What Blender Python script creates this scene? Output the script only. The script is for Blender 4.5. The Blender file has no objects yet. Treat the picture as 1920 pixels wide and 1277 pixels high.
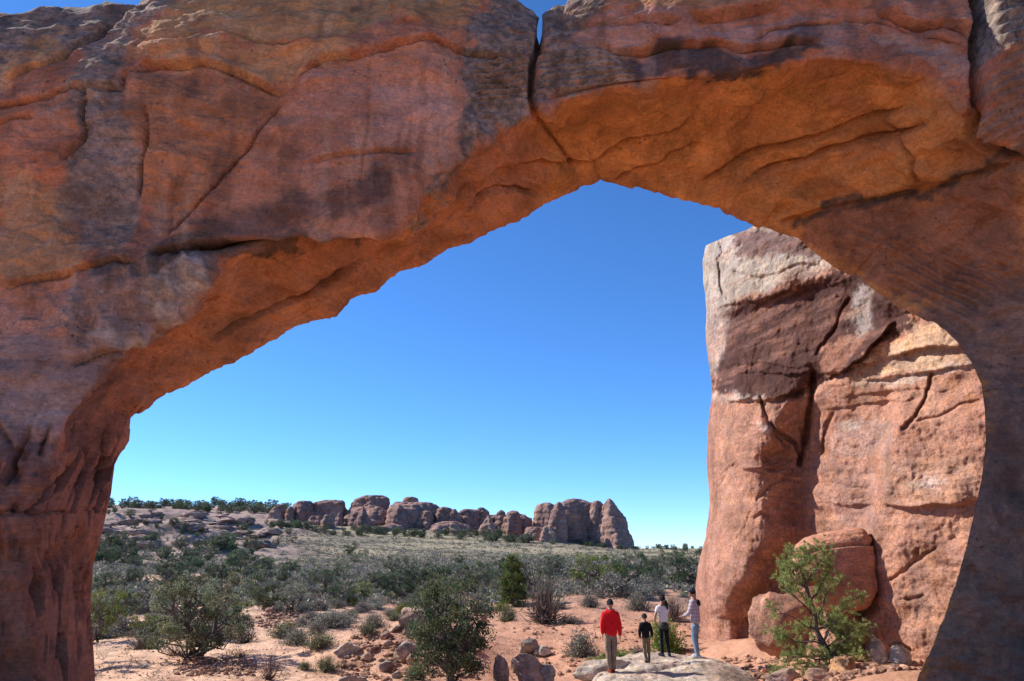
import bpy, bmesh, math, random, time
import numpy as np
from mathutils import Vector, Matrix
T0 = time.time()
# ------------------------------------------------------------------ camera, sky, sun, exposure
scene = bpy.context.scene
COL = scene.collection
FPX, CX, CY = 1371.0, 960.0, 638.5            # focal length and centre in pixels of the 1920 px photograph
PITCH = math.atan((1035.0 - CY) / FPX)        # the flat horizon lies at row 1035
CAMZ = 2.9
cam = bpy.data.objects.new('camera', bpy.data.cameras.new('camera'))
cam.data.sensor_width = 36.0
cam.data.lens = 36.0 * FPX / 1920.0
cam.data.clip_end = 12000
cam.data.clip_start = 0.1
cam.location = (0, 0, CAMZ)
cam.rotation_euler = (math.radians(90) + PITCH, 0, 0)
COL.objects.link(cam)
scene.camera = cam

SUN_EL = math.radians(37)
SUN_H = Vector((-0.95, 0.31, 0)).normalized()   # the sun stands to the left, a little behind the arch
sun_dir = Vector((SUN_H.x * math.cos(SUN_EL), SUN_H.y * math.cos(SUN_EL), math.sin(SUN_EL)))
world = bpy.data.worlds.new('World')
scene.world = world
world.use_nodes = True
wn, wl = world.node_tree.nodes, world.node_tree.links
wn.clear()
sky = wn.new('ShaderNodeTexSky')
sky.sky_type = 'NISHITA'
sky.sun_disc = False
sky.sun_elevation = SUN_EL
sky.sun_rotation = math.atan2(SUN_H.x, SUN_H.y)
sky.altitude = 3000
sky.air_density = 1.0
sky.dust_density = 0.0
sky.ozone_density = 10.0
bg = wn.new('ShaderNodeBackground')
bg.inputs['Strength'].default_value = 0.146
wo = wn.new('ShaderNodeOutputWorld')
hs = wn.new('ShaderNodeHueSaturation')
hs.inputs['Saturation'].default_value = 1.06
wl.new(sky.outputs[0], hs.inputs['Color'])
wl.new(hs.outputs[0], bg.inputs['Color'])
wl.new(bg.outputs[0], wo.inputs['Surface'])

sl = bpy.data.lights.new('sun', 'SUN')
sl.energy = 4.6
sl.angle = math.radians(0.5)
sl.color = (1.0, 0.94, 0.86)
so = bpy.data.objects.new('sun', sl)
so.rotation_euler = sun_dir.to_track_quat('Z', 'Y').to_euler()
COL.objects.link(so)
scene.view_settings.view_transform = 'Standard'
scene.view_settings.look = 'None'
scene.view_settings.exposure = 0.68
scene.view_settings.gamma = 1.0
scene.cycles.max_bounces = 6
scene.cycles.diffuse_bounces = 4

# ------------------------------------------------------------------ small maths
SP, CP = math.sin(PITCH), math.cos(PITCH)
def ray(px, py):
    u = (np.asarray(px, float) - CX) / FPX
    v = (CY - np.asarray(py, float)) / FPX
    u, v = np.broadcast_arrays(u, v)
    return np.stack([u, CP - SP * v, SP + CP * v], -1)
def P(px, py, Y):                              # pixel + distance north -> place
    r = ray(px, py)
    t = np.asarray(Y, float) / r[..., 1]
    return r * t[..., None] + np.array([0, 0, CAMZ])
def proj(p):                                   # place -> pixel
    x, y, z = p[..., 0], p[..., 1], p[..., 2] - CAMZ
    d = CP * y + SP * z
    d = np.where(d < 0.3, 0.3, d)
    return CX + FPX * x / d, CY - FPX * (CP * z - SP * y) / d
RNG = np.random.RandomState(7)
PERM = RNG.permutation(256)
PERM = np.concatenate([PERM, PERM, PERM]).astype(np.int32)
GR = RNG.normal(size=(256, 3)); GR /= np.linalg.norm(GR, axis=1)[:, None]
GR = GR.astype(np.float32)
def perlin(p):
    p = np.asarray(p, np.float32)
    sh = p.shape[:-1]
    p = p.reshape(-1, 3)
    i = np.floor(p).astype(np.int32)
    f = p - i
    i &= 255
    w = f * f * f * (f * (f * 6 - 15) + 10)
    out = np.zeros(len(p), np.float32)
    for dx in (0, 1):
        wx = w[:, 0] if dx else 1 - w[:, 0]
        a = PERM[i[:, 0] + dx]
        for dy in (0, 1):
            wy = w[:, 1] if dy else 1 - w[:, 1]
            b = PERM[a + i[:, 1] + dy]
            for dz in (0, 1):
                wz = w[:, 2] if dz else 1 - w[:, 2]
                g = GR[PERM[b + i[:, 2] + dz]]
                out += wx * wy * wz * (g[:, 0] * (f[:, 0] - dx) + g[:, 1] * (f[:, 1] - dy) + g[:, 2] * (f[:, 2] - dz))
    return (out * 1.5).reshape(sh)
def fbm(p, octaves=4, gain=0.5, lac=2.03):
    p = np.asarray(p, np.float32)
    s, a = 0, 1.0
    for k in range(octaves):
        s = s + a * perlin(p + 17.3 * k)
        p = p * lac
        a *= gain
    return s
def ridged(p, octaves=3):
    p = np.asarray(p, np.float32)
    s, a = 0, 1.0
    for k in range(octaves):
        s = s + a * (1 - 2 * np.abs(perlin(p + 9.1 * k)))
        p = p * 2.07
        a *= 0.5
    return s
def sstep(a, b, x):
    t = np.clip((x - a) / (b - a), 0, 1)
    return t * t * (3 - 2 * t)
def poly_dist(px, py, pts):
    """distance to a polyline, sign > 0 on its left-hand (upper, when drawn left to right) side"""
    best = np.full(px.shape, 1e9, np.float32)
    sign = np.ones(px.shape, np.float32)
    for (x0, y0), (x1, y1) in zip(pts[:-1], pts[1:]):
        dx, dy = x1 - x0, y1 - y0
        L2 = dx * dx + dy * dy
        t = np.clip(((px - x0) * dx + (py - y0) * dy) / L2, 0, 1)
        ex, ey = px - (x0 + t * dx), py - (y0 + t * dy)
        d = np.sqrt(ex * ex + ey * ey)
        m = d < best
        best = np.where(m, d, best)
        sign = np.where(m, np.where(dx * ey - dy * ex < 0, 1.0, -1.0), sign)
    return best, sign
def poly_mask(px, py, pts, soft):
    """1 inside a polygon, falling to 0 across its soft edge"""
    x = [p[0] for p in pts]; y = [p[1] for p in pts]
    out = np.zeros(px.shape, np.float32)
    m = (px > min(x) - 3 * soft) & (px < max(x) + 3 * soft) & (py > min(y) - 3 * soft) & (py < max(y) + 3 * soft)
    if not m.any():
        return out
    qx, qy = px[m], py[m]
    inside = np.zeros(qx.shape, bool)
    n = len(pts)
    j = n - 1
    for i in range(n):
        xi, yi, xj, yj = x[i], y[i], x[j], y[j]
        if yi != yj:
            c = ((yi > qy) != (yj > qy)) & (qx < (xj - xi) * (qy - yi) / (yj - yi) + xi)
            inside ^= c
        j = i
    d, _ = poly_dist(qx, qy, list(pts) + [pts[0]])
    sd = np.where(inside, d, -d)
    out[m] = sstep(-soft, soft, sd)
    return out
def lerp_tab(t, tab):
    tab = np.array(tab, float)
    return np.stack([np.interp(t, tab[:, 0], tab[:, k]) for k in range(1, tab.shape[1])], -1)
def smooth_rows(A, k, axis):
    """box blur, ends kept"""
    B = A
    for _ in range(2):
        pad = [(0, 0)] * A.ndim
        pad[axis] = (k, k)
        C = np.cumsum(np.pad(B, pad, mode='edge'), axis=axis)
        n = B.shape[axis]
        hi = np.take(C, range(2 * k, 2 * k + n), axis=axis)
        lo = np.concatenate([np.zeros_like(np.take(C, [0], axis=axis)), np.take(C, range(0, n - 1), axis=axis)], axis=axis)
        B = (hi - lo) / (2 * k + 1)
    return B

# ------------------------------------------------------------------ objects
def link(o, parent=None):
    COL.objects.link(o)
    if parent is not None:
        o.parent = parent
    return o
def tag(o, label=None, cat=None, group=None, kind=None):
    if label: o['label'] = label
    if cat: o['category'] = cat
    if group: o['group'] = group
    if kind: o['kind'] = kind
    return o
def empty(name, loc, rz=0.0):
    e = bpy.data.objects.new(name, None)
    e.location = loc
    e.rotation_euler = (0, 0, rz)
    e.empty_display_size = 0.2
    return link(e)
def mesh_from(name, V, F, mats, col=None, smooth=True, mot=None, mi=None):
    """V (n,3); F (m,k) equal-sided faces"""
    V = np.ascontiguousarray(np.asarray(V, np.float32).reshape(-1, 3))
    F = np.ascontiguousarray(np.asarray(F, np.int32))
    me = bpy.data.meshes.new(name)
    k = F.shape[1]
    me.vertices.add(len(V))
    me.vertices.foreach_set('co', V.ravel())
    me.loops.add(F.size)
    me.loops.foreach_set('vertex_index', F.ravel())
    me.polygons.add(len(F))
    me.polygons.foreach_set('loop_start', np.arange(0, F.size, k, dtype=np.int32))
    me.polygons.foreach_set('use_smooth', np.full(len(F), smooth, bool))
    if mi is not None:
        me.polygons.foreach_set('material_index', np.asarray(mi, np.int32))
    for m in (mats if isinstance(mats, (list, tuple)) else [mats]):
        me.materials.append(m)
    me.update(calc_edges=True)
    if col is not None:
        c = np.ones((len(V), 4), np.float32)
        c[:, :3] = np.asarray(col, np.float32).reshape(-1, 3)
        a = me.color_attributes.new('Col', 'FLOAT_COLOR', 'POINT')
        a.data.foreach_set('color', c.ravel())
    if mot is not None:
        a = me.attributes.new('Mot', 'FLOAT', 'POINT')
        a.data.foreach_set('value', np.asarray(mot, np.float32).ravel())
    return me
def grid_faces(n, m, wrap_m=False):
    i = np.arange(n - 1)[:, None]
    j = np.arange(m if wrap_m else m - 1)[None, :]
    j2 = (j + 1) % m
    return np.stack([i * m + j, i * m + j2, (i + 1) * m + j2, (i + 1) * m + j], -1).reshape(-1, 4)
def obj(name, me, parent=None):
    return link(bpy.data.objects.new(name, me), parent)

# ------------------------------------------------------------------ materials
def new_mat(name):
    m = bpy.data.materials.new(name)
    m.use_nodes = True
    nt = m.node_tree
    b = nt.nodes['Principled BSDF']
    b.inputs['Roughness'].default_value = 0.9
    b.inputs['Specular IOR Level'].default_value = 0.15
    return m, nt, b
def node(nt, t, **kw):
    n = nt.nodes.new(t)
    for k, v in kw.items():
        if k.startswith('i_'):
            n.inputs[k[2:].replace('_', ' ')].default_value = v
        else:
            setattr(n, k, v)
    return n
def mixc(nt, mode, fac, a, b):
    n = nt.nodes.new('ShaderNodeMix')
    n.data_type = 'RGBA'
    n.blend_type = mode
    n.clamp_result = False
    for idx, val in ((0, fac), (6, a), (7, b)):
        if hasattr(val, 'links') or isinstance(val, bpy.types.NodeSocket):
            nt.links.new(val, n.inputs[idx])
        elif idx == 0:
            n.inputs[0].default_value = val
        else:
            n.inputs[idx].default_value = (*val, 1) if len(val) == 3 else val
    return n.outputs[2]
def ramp(nt, sock, stops):
    r = nt.nodes.new('ShaderNodeValToRGB')
    el = r.color_ramp.elements
    while len(el) < len(stops):
        el.new(0.5)
    for e, (p, c) in zip(el, stops):
        e.position = p
        e.color = (c, c, c, 1) if not isinstance(c, tuple) else (*c, 1)
    nt.links.new(sock, r.inputs[0])
    return r.outputs[0]
def noise_tex(nt, scale, detail=6, rough=0.6, stretch=(1, 1, 1), dist=0.0, rot=(0, 0, 0)):
    tc = nt.nodes.new('ShaderNodeTexCoord')
    mp = nt.nodes.new('ShaderNodeMapping')
    mp.inputs['Scale'].default_value = stretch
    mp.inputs['Rotation'].default_value = rot
    nt.links.new(tc.outputs['Object'], mp.inputs[0])
    n = node(nt, 'ShaderNodeTexNoise')
    n.inputs['Scale'].default_value = scale
    n.inputs['Detail'].default_value = detail
    n.inputs['Roughness'].default_value = rough
    n.inputs['Distortion'].default_value = dist
    nt.links.new(mp.outputs[0], n.inputs['Vector'])
    return n.outputs['Fac']
def rock_material(name, s=1.0, bump=0.6, bed=(0.45, 0.45, 1.7), base=None, dist=0.05, strength=1.0, grain=0.7):
    m, nt, b = new_mat(name)
    if base is None:
        at = node(nt, 'ShaderNodeAttribute', attribute_name='Col')
        c = at.outputs['Color']
        mo = node(nt, 'ShaderNodeAttribute', attribute_name='Mot').outputs['Fac']
    else:
        rgb = nt.nodes.new('ShaderNodeRGB'); rgb.outputs[0].default_value = (*base, 1)
        c = rgb.outputs[0]; mo = None
    n1 = noise_tex(nt, 0.9 * s, 8, 0.62)
    n2 = noise_tex(nt, 1.3 * s, 7, 0.62, stretch=bed, dist=0.4, rot=(0.05, 0.1, 0))
    n3 = noise_tex(nt, 14 * s, 6, 0.7)
    c = mixc(nt, 'MULTIPLY', 1.0, c, ramp(nt, n1, [(0.36, 0.74), (0.5, 1.0), (0.64, 1.2)]))
    c = mixc(nt, 'MULTIPLY', 0.35, c, ramp(nt, n2, [(0.32, 0.62), (0.48, 1.0), (0.6, 1.05), (0.75, 1.3)]))
    c = mixc(nt, 'MULTIPLY', grain, c, ramp(nt, n3, [(0.38, 0.62), (0.5, 1.0), (0.63, 1.32)]))
    # spalled patches with crisp edges
    f1 = noise_tex(nt, 0.62 * s, 7, 0.55, stretch=(1, 1, 1.5), dist=0.8)
    f2 = noise_tex(nt, 1.7 * s, 6, 0.55, stretch=(1, 1, 1.7), dist=0.7)
    fl1 = ramp(nt, f1, [(0.0, 0.90), (0.44, 0.90), (0.447, 1.05), (0.53, 1.05), (0.537, 0.94), (0.60, 0.94), (0.607, 1.12)])
    fl2 = ramp(nt, f2, [(0.0, 0.86), (0.41, 0.86), (0.42, 1.0), (0.555, 1.0), (0.565, 1.13)])
    c = mixc(nt, 'MULTIPLY', 1.0, c, fl1)
    c = mixc(nt, 'MULTIPLY', grain, c, fl2)
    # patches that lean to ochre, patches that lean to dull rose, dark flecks and thin bleached scabs
    n7 = noise_tex(nt, 2.3 * s, 9, 0.68, dist=0.6)
    c = mixc(nt, 'MULTIPLY', grain * 0.75, c, ramp(nt, n7, [(0.40, (0.80, 0.86, 1.0)), (0.5, (1.0, 1.0, 1.0)), (0.60, (1.14, 1.0, 0.76))]))
    n8 = noise_tex(nt, 4.6 * s, 9, 0.75, stretch=(1, 1, 1.8), dist=0.3)
    c = mixc(nt, 'MIX', ramp(nt, n8, [(0.60, 0.0), (0.70, 0.42)]), c, (0.12, 0.065, 0.055))
    n9 = noise_tex(nt, 3.4 * s, 9, 0.72, stretch=(1, 1, 2.2), dist=0.5)
    c = mixc(nt, 'MIX', ramp(nt, n9, [(0.64, 0.0), (0.74, 0.35)]), c, (0.52, 0.36, 0.29))
    # thin dark laminae along the bedding, and small pits with painted shade and grime
    lam = noise_tex(nt, 1.1 * s, 5, 0.5, stretch=(0.22, 0.22, 4.5), dist=0.6, rot=(0.10, 0.24, 0))
    c = mixc(nt, 'MULTIPLY', 0.38, c, ramp(nt, lam, [(0.0, 1.0), (0.455, 1.0), (0.475, 0.55), (0.495, 1.04), (0.56, 1.0), (0.575, 0.72), (0.59, 1.0)]))
    vo = node(nt, 'ShaderNodeTexVoronoi'); vo.inputs['Scale'].default_value = 7.0 * s
    tcv = nt.nodes.new('ShaderNodeTexCoord'); nt.links.new(tcv.outputs['Object'], vo.inputs['Vector'])
    pit_on = ramp(nt, noise_tex(nt, 0.8 * s, 4, 0.6), [(0.56, 0.0), (0.66, 1.0)])
    pit = ramp(nt, vo.outputs['Distance'], [(0.08, 0.5), (0.19, 0.0)])
    pm = node(nt, 'ShaderNodeMath', operation='MULTIPLY'); nt.links.new(pit, pm.inputs[0]); nt.links.new(pit_on, pm.inputs[1])
    c = mixc(nt, 'MIX', pm.outputs[0], c, (0.07, 0.04, 0.035))
    if mo is not None:
        n4 = noise_tex(nt, 5.0 * s, 9, 0.72, stretch=(1, 1, 1.3))
        sp = ramp(nt, n4, [(0.40, 1.0), (0.56, 0.0)])
        mul = node(nt, 'ShaderNodeMath', operation='MULTIPLY')
        nt.links.new(sp, mul.inputs[0]); nt.links.new(mo, mul.inputs[1])
        c = mixc(nt, 'MIX', mul.outputs[0], c, (0.075, 0.058, 0.050))
        n5 = noise_tex(nt, 9.0 * s, 8, 0.7)
        sp2 = ramp(nt, n5, [(0.60, 0.0), (0.72, 0.55)])
        mul2 = node(nt, 'ShaderNodeMath', operation='MULTIPLY')
        nt.links.new(sp2, mul2.inputs[0]); nt.links.new(mo, mul2.inputs[1])
        c = mixc(nt, 'MIX', mul2.outputs[0], c, (0.40, 0.36, 0.33))
    nt.links.new(c, b.inputs['Base Color'])
    h1 = noise_tex(nt, 2.2 * s, 10, 0.68)
    h2 = noise_tex(nt, 2.6 * s, 8, 0.62, stretch=bed, dist=0.5, rot=(0.05, 0.1, 0))
    add = node(nt, 'ShaderNodeMath', operation='ADD')
    hm = node(nt, 'ShaderNodeMath', operation='MULTIPLY'); hm.inputs[1].default_value = 0.4
    nt.links.new(h2, hm.inputs[0])
    nt.links.new(h1, add.inputs[0]); nt.links.new(hm.outputs[0], add.inputs[1])
    bp = nt.nodes.new('ShaderNodeBump')
    bp.inputs['Strength'].default_value = strength
    bp.inputs['Distance'].default_value = bump
    sb = node(nt, 'ShaderNodeMath', operation='SUBTRACT'); nt.links.new(add.outputs[0], sb.inputs[0]); fm = node(nt, 'ShaderNodeMath', operation='MULTIPLY'); fm.inputs[1].default_value = -1.1 * grain; nt.links.new(fl2, fm.inputs[0]); nt.links.new(fm.outputs[0], sb.inputs[1])
    sb2 = node(nt, 'ShaderNodeMath', operation='SUBTRACT'); nt.links.new(sb.outputs[0], sb2.inputs[0]); nt.links.new(pm.outputs[0], sb2.inputs[1])
    nt.links.new(sb2.outputs[0], bp.inputs['Height'])
    nt.links.new(bp.outputs[0], b.inputs['Normal'])
    b.inputs['Roughness'].default_value = 0.88
    return m
M_ARCH = rock_material('arch_sandstone', 1.0, 0.17, grain=0.42)
M_FIN = rock_material('fin_sandstone', 1.0, 0.12)
M_FAR = rock_material('far_sandstone', 0.12, 1.0, bed=(0.15, 0.15, 3.0))
M_BOULDER = rock_material('boulder_sandstone', 2.2, 0.10)

def ground_material():
    m, nt, b = new_mat('ground')
    at = node(nt, 'ShaderNodeAttribute', attribute_name='Col')
    c = at.outputs['Color']
    n1 = noise_tex(nt, 0.5, 9, 0.65)
    n2 = noise_tex(nt, 9.0, 6, 0.7)
    c = mixc(nt, 'MULTIPLY', 0.8, c, ramp(nt, n1, [(0.3, 0.72), (0.5, 1.0), (0.7, 1.15)]))
    c = mixc(nt, 'MULTIPLY', 0.7, c, ramp(nt, n2, [(0.32, 0.65), (0.5, 1.0), (0.72, 1.12)]))
    nt.links.new(c, b.inputs['Base Color'])
    h = noise_tex(nt, 4.0, 9, 0.7)
    bp = nt.nodes.new('ShaderNodeBump')
    bp.inputs['Strength'].default_value = 0.9
    bp.inputs['Distance'].default_value = 0.12
    nt.links.new(h, bp.inputs['Height'])
    nt.links.new(bp.outputs[0], b.inputs['Normal'])
    b.inputs['Roughness'].default_value = 1.0
    return m
M_GROUND = ground_material()

def leaf_material(name, rough=0.7, trans=0.25):
    m, nt, b = new_mat(name)
    at = node(nt, 'ShaderNodeAttribute', attribute_name='Col')
    oi = nt.nodes.new('ShaderNodeObjectInfo')
    v = ramp(nt, oi.outputs['Random'], [(0.0, 0.78), (1.0, 1.2)])
    c = mixc(nt, 'MULTIPLY', 1.0, at.outputs['Color'], v)
    nt.links.new(c, b.inputs['Base Color'])
    b.inputs['Roughness'].default_value = rough
    tr = nt.nodes.new('ShaderNodeBsdfTranslucent')
    nt.links.new(c, tr.inputs['Color'])
    mx = nt.nodes.new('ShaderNodeMixShader')
    mx.inputs[0].default_value = trans
    out = nt.nodes['Material Output']
    nt.links.new(b.outputs[0], mx.inputs[1]); nt.links.new(tr.outputs[0], mx.inputs[2])
    nt.links.new(mx.outputs[0], out.inputs['Surface'])
    return m
M_LEAF = leaf_material('foliage')
def bark_material(name, a, bcol):
    m, nt, b = new_mat(name)
    n = noise_tex(nt, 9, 8, 0.7, stretch=(1, 1, 0.2))
    c = mixc(nt, 'MIX', ramp(nt, n, [(0.35, 0.0), (0.65, 1.0)]), a, bcol)
    nt.links.new(c, b.inputs['Base Color'])
    bp = nt.nodes.new('ShaderNodeBump'); bp.inputs['Distance'].default_value = 0.03
    nt.links.new(n, bp.inputs['Height']); nt.links.new(bp.outputs[0], b.inputs['Normal'])
    return m
M_BARK = bark_material('juniper_bark', (0.07, 0.055, 0.045), (0.19, 0.16, 0.13))
M_PBARK = bark_material('pinyon_bark', (0.05, 0.042, 0.04), (0.15, 0.12, 0.105))
M_DEAD = bark_material('bleached_wood', (0.40, 0.37, 0.33), (0.62, 0.59, 0.54))
def cloth(name, col, var=0.25, scale=30, rough=0.9):
    m, nt, b = new_mat(name)
    n = noise_tex(nt, scale, 5, 0.6)
    n2 = noise_tex(nt, 7, 4, 0.55, stretch=(1, 1, 0.6))
    c = mixc(nt, 'MULTIPLY', 1.0, col, ramp(nt, n, [(0.3, 1 - var), (0.7, 1 + var * 0.6)]))
    nt.links.new(c, b.inputs['Base Color'])
    bp = nt.nodes.new('ShaderNodeBump'); bp.inputs['Distance'].default_value = 0.11
    nt.links.new(n2, bp.inputs['Height']); nt.links.new(bp.outputs[0], b.inputs['Normal'])
    b.inputs['Roughness'].default_value = rough
    return m

# ------------------------------------------------------------------ terrain height
TY = np.array([120, 200, 290, 380, 450, 520, 700, 1500, 6000.0])
TQ = np.array([-200, 200, 350, 500, 650, 850, 1000, 1200, 1400.0])
TROW = np.array([   # image row of the ground at each distance (rows) and bearing (columns)
    [1072, 1072, 1073, 1074, 1075, 1075, 1076, 1076, 1074],
    [1043, 1043, 1044, 1046, 1049, 1052, 1054, 1055, 1052],
    [1012, 1012, 1014, 1020, 1028, 1033, 1038, 1042, 1042],
    [980, 980, 984, 992, 1003, 1008, 1018, 1031, 1033],
    [957, 957, 961, 968, 978, 986, 1002, 1030, 1031],
    [950, 949, 949, 951, 964, 976, 998, 1031, 1032],
    [950, 949, 950, 953, 966, 978, 1000, 1032, 1032],
    [990, 990, 990, 990, 996, 1000, 1010, 1033, 1033],
    [1030, 1030, 1030, 1030, 1030, 1030, 1032, 1034, 1034]], float)
_u = (CY - TROW) / FPX
TZ = CAMZ + TY[:, None] * (SP + CP * _u) / (CP - SP * _u)
TZ_Y = np.concatenate([[-50, 2, 12, 18, 23, 30, 45, 70], TY])
TZ_T = np.concatenate([np.repeat(np.array([1.2, 1.2, 0.15, -0.35, -0.62, -0.66, -0.75, -0.8])[:, None], len(TQ), 1), TZ], 0)
BUMPS = []     # px, row, distance, height, sx, sy
def bump_at(px, Y, h, sx, sy):
    BUMPS.append(((px - CX) / FPX / (CP + SP * 0.33) * Y, Y, h, sx, sy))
bump_at(800, 29.5, 1.0, 2.3, 2.6)
bump_at(700, 28.0, 0.35, 2.5, 2.0)
bump_at(1090, 47, 0.55, 6, 9)
bump_at(1180, 33, 0.45, 2.6, 3.5)
bump_at(1250, 58, 0.8, 9, 11)
bump_at(960, 26, -0.35, 1.6, 3.0)
bump_at(560, 46, 0.4, 4, 5)
bump_at(330, 90, 0.9, 10, 7)
def terrain(X, Y, detail=True):
    X = np.asarray(X, float); Y = np.asarray(Y, float)
    X, Y = np.broadcast_arrays(X, Y)
    R = np.sqrt(X * X + Y * Y)
    Yd = np.where(Y > 0.72 * R, Y, np.maximum(0.72 * R * np.where(Y > 0, 1, 0), Y))
    q = CX + FPX * 1.03 * X / np.maximum(Yd, 8.0)
    q = np.clip(q, TQ[0], TQ[-1])
    iy = np.clip(np.searchsorted(TZ_Y, Yd) - 1, 0, len(TZ_Y) - 2)
    iq = np.clip(np.searchsorted(TQ, q) - 1, 0, len(TQ) - 2)
    fy = np.clip((Yd - TZ_Y[iy]) / (TZ_Y[iy + 1] - TZ_Y[iy]), 0, 1)
    fq = (q - TQ[iq]) / (TQ[iq + 1] - TQ[iq])
    fq = fq * fq * (3 - 2 * fq)
    z = (TZ_T[iy, iq] * (1 - fy) + TZ_T[iy + 1, iq] * fy) * (1 - fq) + (TZ_T[iy, iq + 1] * (1 - fy) + TZ_T[iy + 1, iq + 1] * fy) * fq
    for bx, by, h, sx, sy in BUMPS:
        z = z + h * np.exp(-((X - bx) / sx) ** 2 - ((Y - by) / sy) ** 2)
    # drifts against the foot of the fin on the right
    z = z + 0.75 * sstep(4.6, 8.5, X) * sstep(14, 17, Y) * (1 - sstep(25, 34, Y))
    if detail:
        p = np.stack([X, Y, np.zeros_like(X)], -1)
        near = sstep(17, 21, R)
        z = z + near * 0.16 * fbm(p * 0.28, 4) * (1 - sstep(90, 200, R) * 0.3)
        z = z + near * 0.06 * fbm(p * 1.3 + 5, 3) * (1 - sstep(60, 120, R))
        far = sstep(150, 300, R)
        z = z + far * 1.2 * fbm(p * 0.03, 4)
        hill = far * sstep(700, 420, CX + FPX * 1.03 * X / np.maximum(Y, 8)) * (1 - sstep(480, 540, Y)) * (Y > 150)
        h0 = fbm(p * np.array([0.022, 0.05, 1]) + 31, 5) * 5.0
        tz = h0 / 1.6
        st = (np.floor(tz) + sstep(0.0, 0.35, tz - np.floor(tz))) * 1.6
        z = z + hill * st * (1 - 0.75 * sstep(395, 470, Y))
    return z
def G(px, py, tmax=900):
    """where the sight line through a pixel of the photograph meets the ground"""
    r = ray(px, py)
    r = r / r[1]
    ys = 17.0 * (tmax / 17.0) ** np.linspace(0, 1, 1500)
    X, Z = r[0] * ys, CAMZ + r[2] * ys
    below = Z < terrain(X, ys)
    i = int(np.argmax(below)) if below.any() else len(ys) - 1
    Y = ys[i]
    X = r[0] * Y
    return Vector((X, Y, float(terrain(X, Y))))
def Gn(px, py, tmax=900, steps=420):
    """the same for many pixels at once"""
    px, py = np.asarray(px, float), np.asarray(py, float)
    r = ray(px, py)
    r = r / r[:, 1:2]
    ys = 17.0 * (tmax / 17.0) ** np.linspace(0, 1, steps)
    X = r[:, 0:1] * ys; Z = CAMZ + r[:, 2:3] * ys
    Yg = np.repeat(ys[None], len(px), 0)
    below = Z < terrain(X, Yg)
    i = np.where(below.any(1), below.argmax(1), steps - 1)
    Y = ys[i]; X = r[:, 0] * Y
    return np.stack([X, Y, terrain(X, Y)], -1)
def Gd(px, Y):
    """ground point at a bearing and a distance"""
    X = (px - CX) / FPX / 1.03 * Y
    return Vector((X, Y, float(terrain(X, Y))))

def build_ground():
    az = np.concatenate([np.radians(np.linspace(-180, -44, 60, endpoint=False)), np.radians(np.linspace(-44, 44, 580)), np.radians(np.linspace(44, 180, 60, endpoint=False)[1:])])
    rr = np.concatenate([np.geomspace(0.5, 17, 30, endpoint=False), np.geomspace(17, 85, 300, endpoint=False), np.geomspace(85, 620, 320, endpoint=False), np.geomspace(620, 9000, 40)])
    R, A = np.meshgrid(rr, az, indexing='ij')
    X, Y = R * np.sin(A), R * np.cos(A)
    Z = terrain(X, Y)
    V = np.stack([X, Y, Z], -1)
    px, py = proj(V)
    p2 = np.stack([X, Y, 0 * X], -1)
    n1 = fbm(p2 * 0.12, 4); n2 = fbm(p2 * 0.5 + 40, 4); n3 = fbm(p2 * 0.02 + 11, 4)
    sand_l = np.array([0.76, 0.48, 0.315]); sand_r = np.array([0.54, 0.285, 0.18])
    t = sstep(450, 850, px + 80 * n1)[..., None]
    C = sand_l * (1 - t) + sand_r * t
    def lay(mask, c):
        nonlocal C
        C = C * (1 - mask[..., None]) + np.array(c) * mask[..., None]
    lay(0.8 * sstep(34, 52, R) * sstep(-0.25, 0.25, n2 + 0.4 * n1), (0.27, 0.165, 0.115))
    lay(sstep(80, 125, R) * 0.85, (0.23, 0.185, 0.145))
    lay(sstep(170, 260, R + 60 * n3) * 0.9 * sstep(480, 700, px), (0.37, 0.31, 0.20))
    lay(sstep(-0.1, 0.3, fbm(p2 * np.array([0.02, 0.06, 1]) + 77, 4)) * 0.75 * sstep(120, 200, R), (0.19, 0.165, 0.13))
    hill = sstep(170, 240, R) * sstep(640, 470, px + 60 * n3) * (Y > 0)
    lay(hill * 0.95, (0.40, 0.285, 0.235))
    lay(hill * sstep(-0.05, 0.3, fbm(p2 * 0.06 + 3, 4)) * 0.85, (0.17, 0.13, 0.115))
    lay(0.6 * sstep(0.15, 0.45, fbm(p2 * 1.1 + 70, 3)) * sstep(60, 20, R), (0.40, 0.20, 0.12))
    F = grid_faces(len(rr), len(az), True)
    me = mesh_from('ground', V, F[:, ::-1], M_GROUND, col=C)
    o = obj('ground', me)
    tag(o, kind='structure')
    o['label'] = 'orange sand and scrub plain rising to slickrock slopes'
build_ground()
print('ground', time.time() - T0)

# ------------------------------------------------------------------ the arch
BEDGE = [(186, 1640), (180, 1400), (174, 1277), (169, 1200), (166, 1135), (172, 1060), (187, 1010), (202, 950), (209, 925), (216, 870), (229, 848), (243, 829),
         (247, 786), (281, 764), (311, 740), (347, 726), (375, 708), (408, 693), (445, 678), (486, 656), (520, 635), (556, 614), (590, 604), (632, 596), (645, 582), (660, 563), (705, 548),
         (735, 520), (762, 507), (800, 496), (840, 468), (886, 457), (905, 443), (930, 431), (990, 408), (1008, 393), (1045, 373), (1086, 355), (1126, 340),
         (1160, 347), (1232, 363), (1283, 378), (1345, 394), (1376, 411), (1430, 430), (1492, 449), (1540, 488), (1570, 509), (1610, 521), (1640, 548), (1692, 585),
         (1755, 610), (1790, 640), (1820, 682), (1838, 722), (1844, 770), (1846, 830), (1838, 900), (1825, 962), (1806, 1040), (1790, 1092), (1768, 1152), (1745, 1210), (1720, 1265), (1700, 1330), (1680, 1420), (1670, 1640)]
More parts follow.
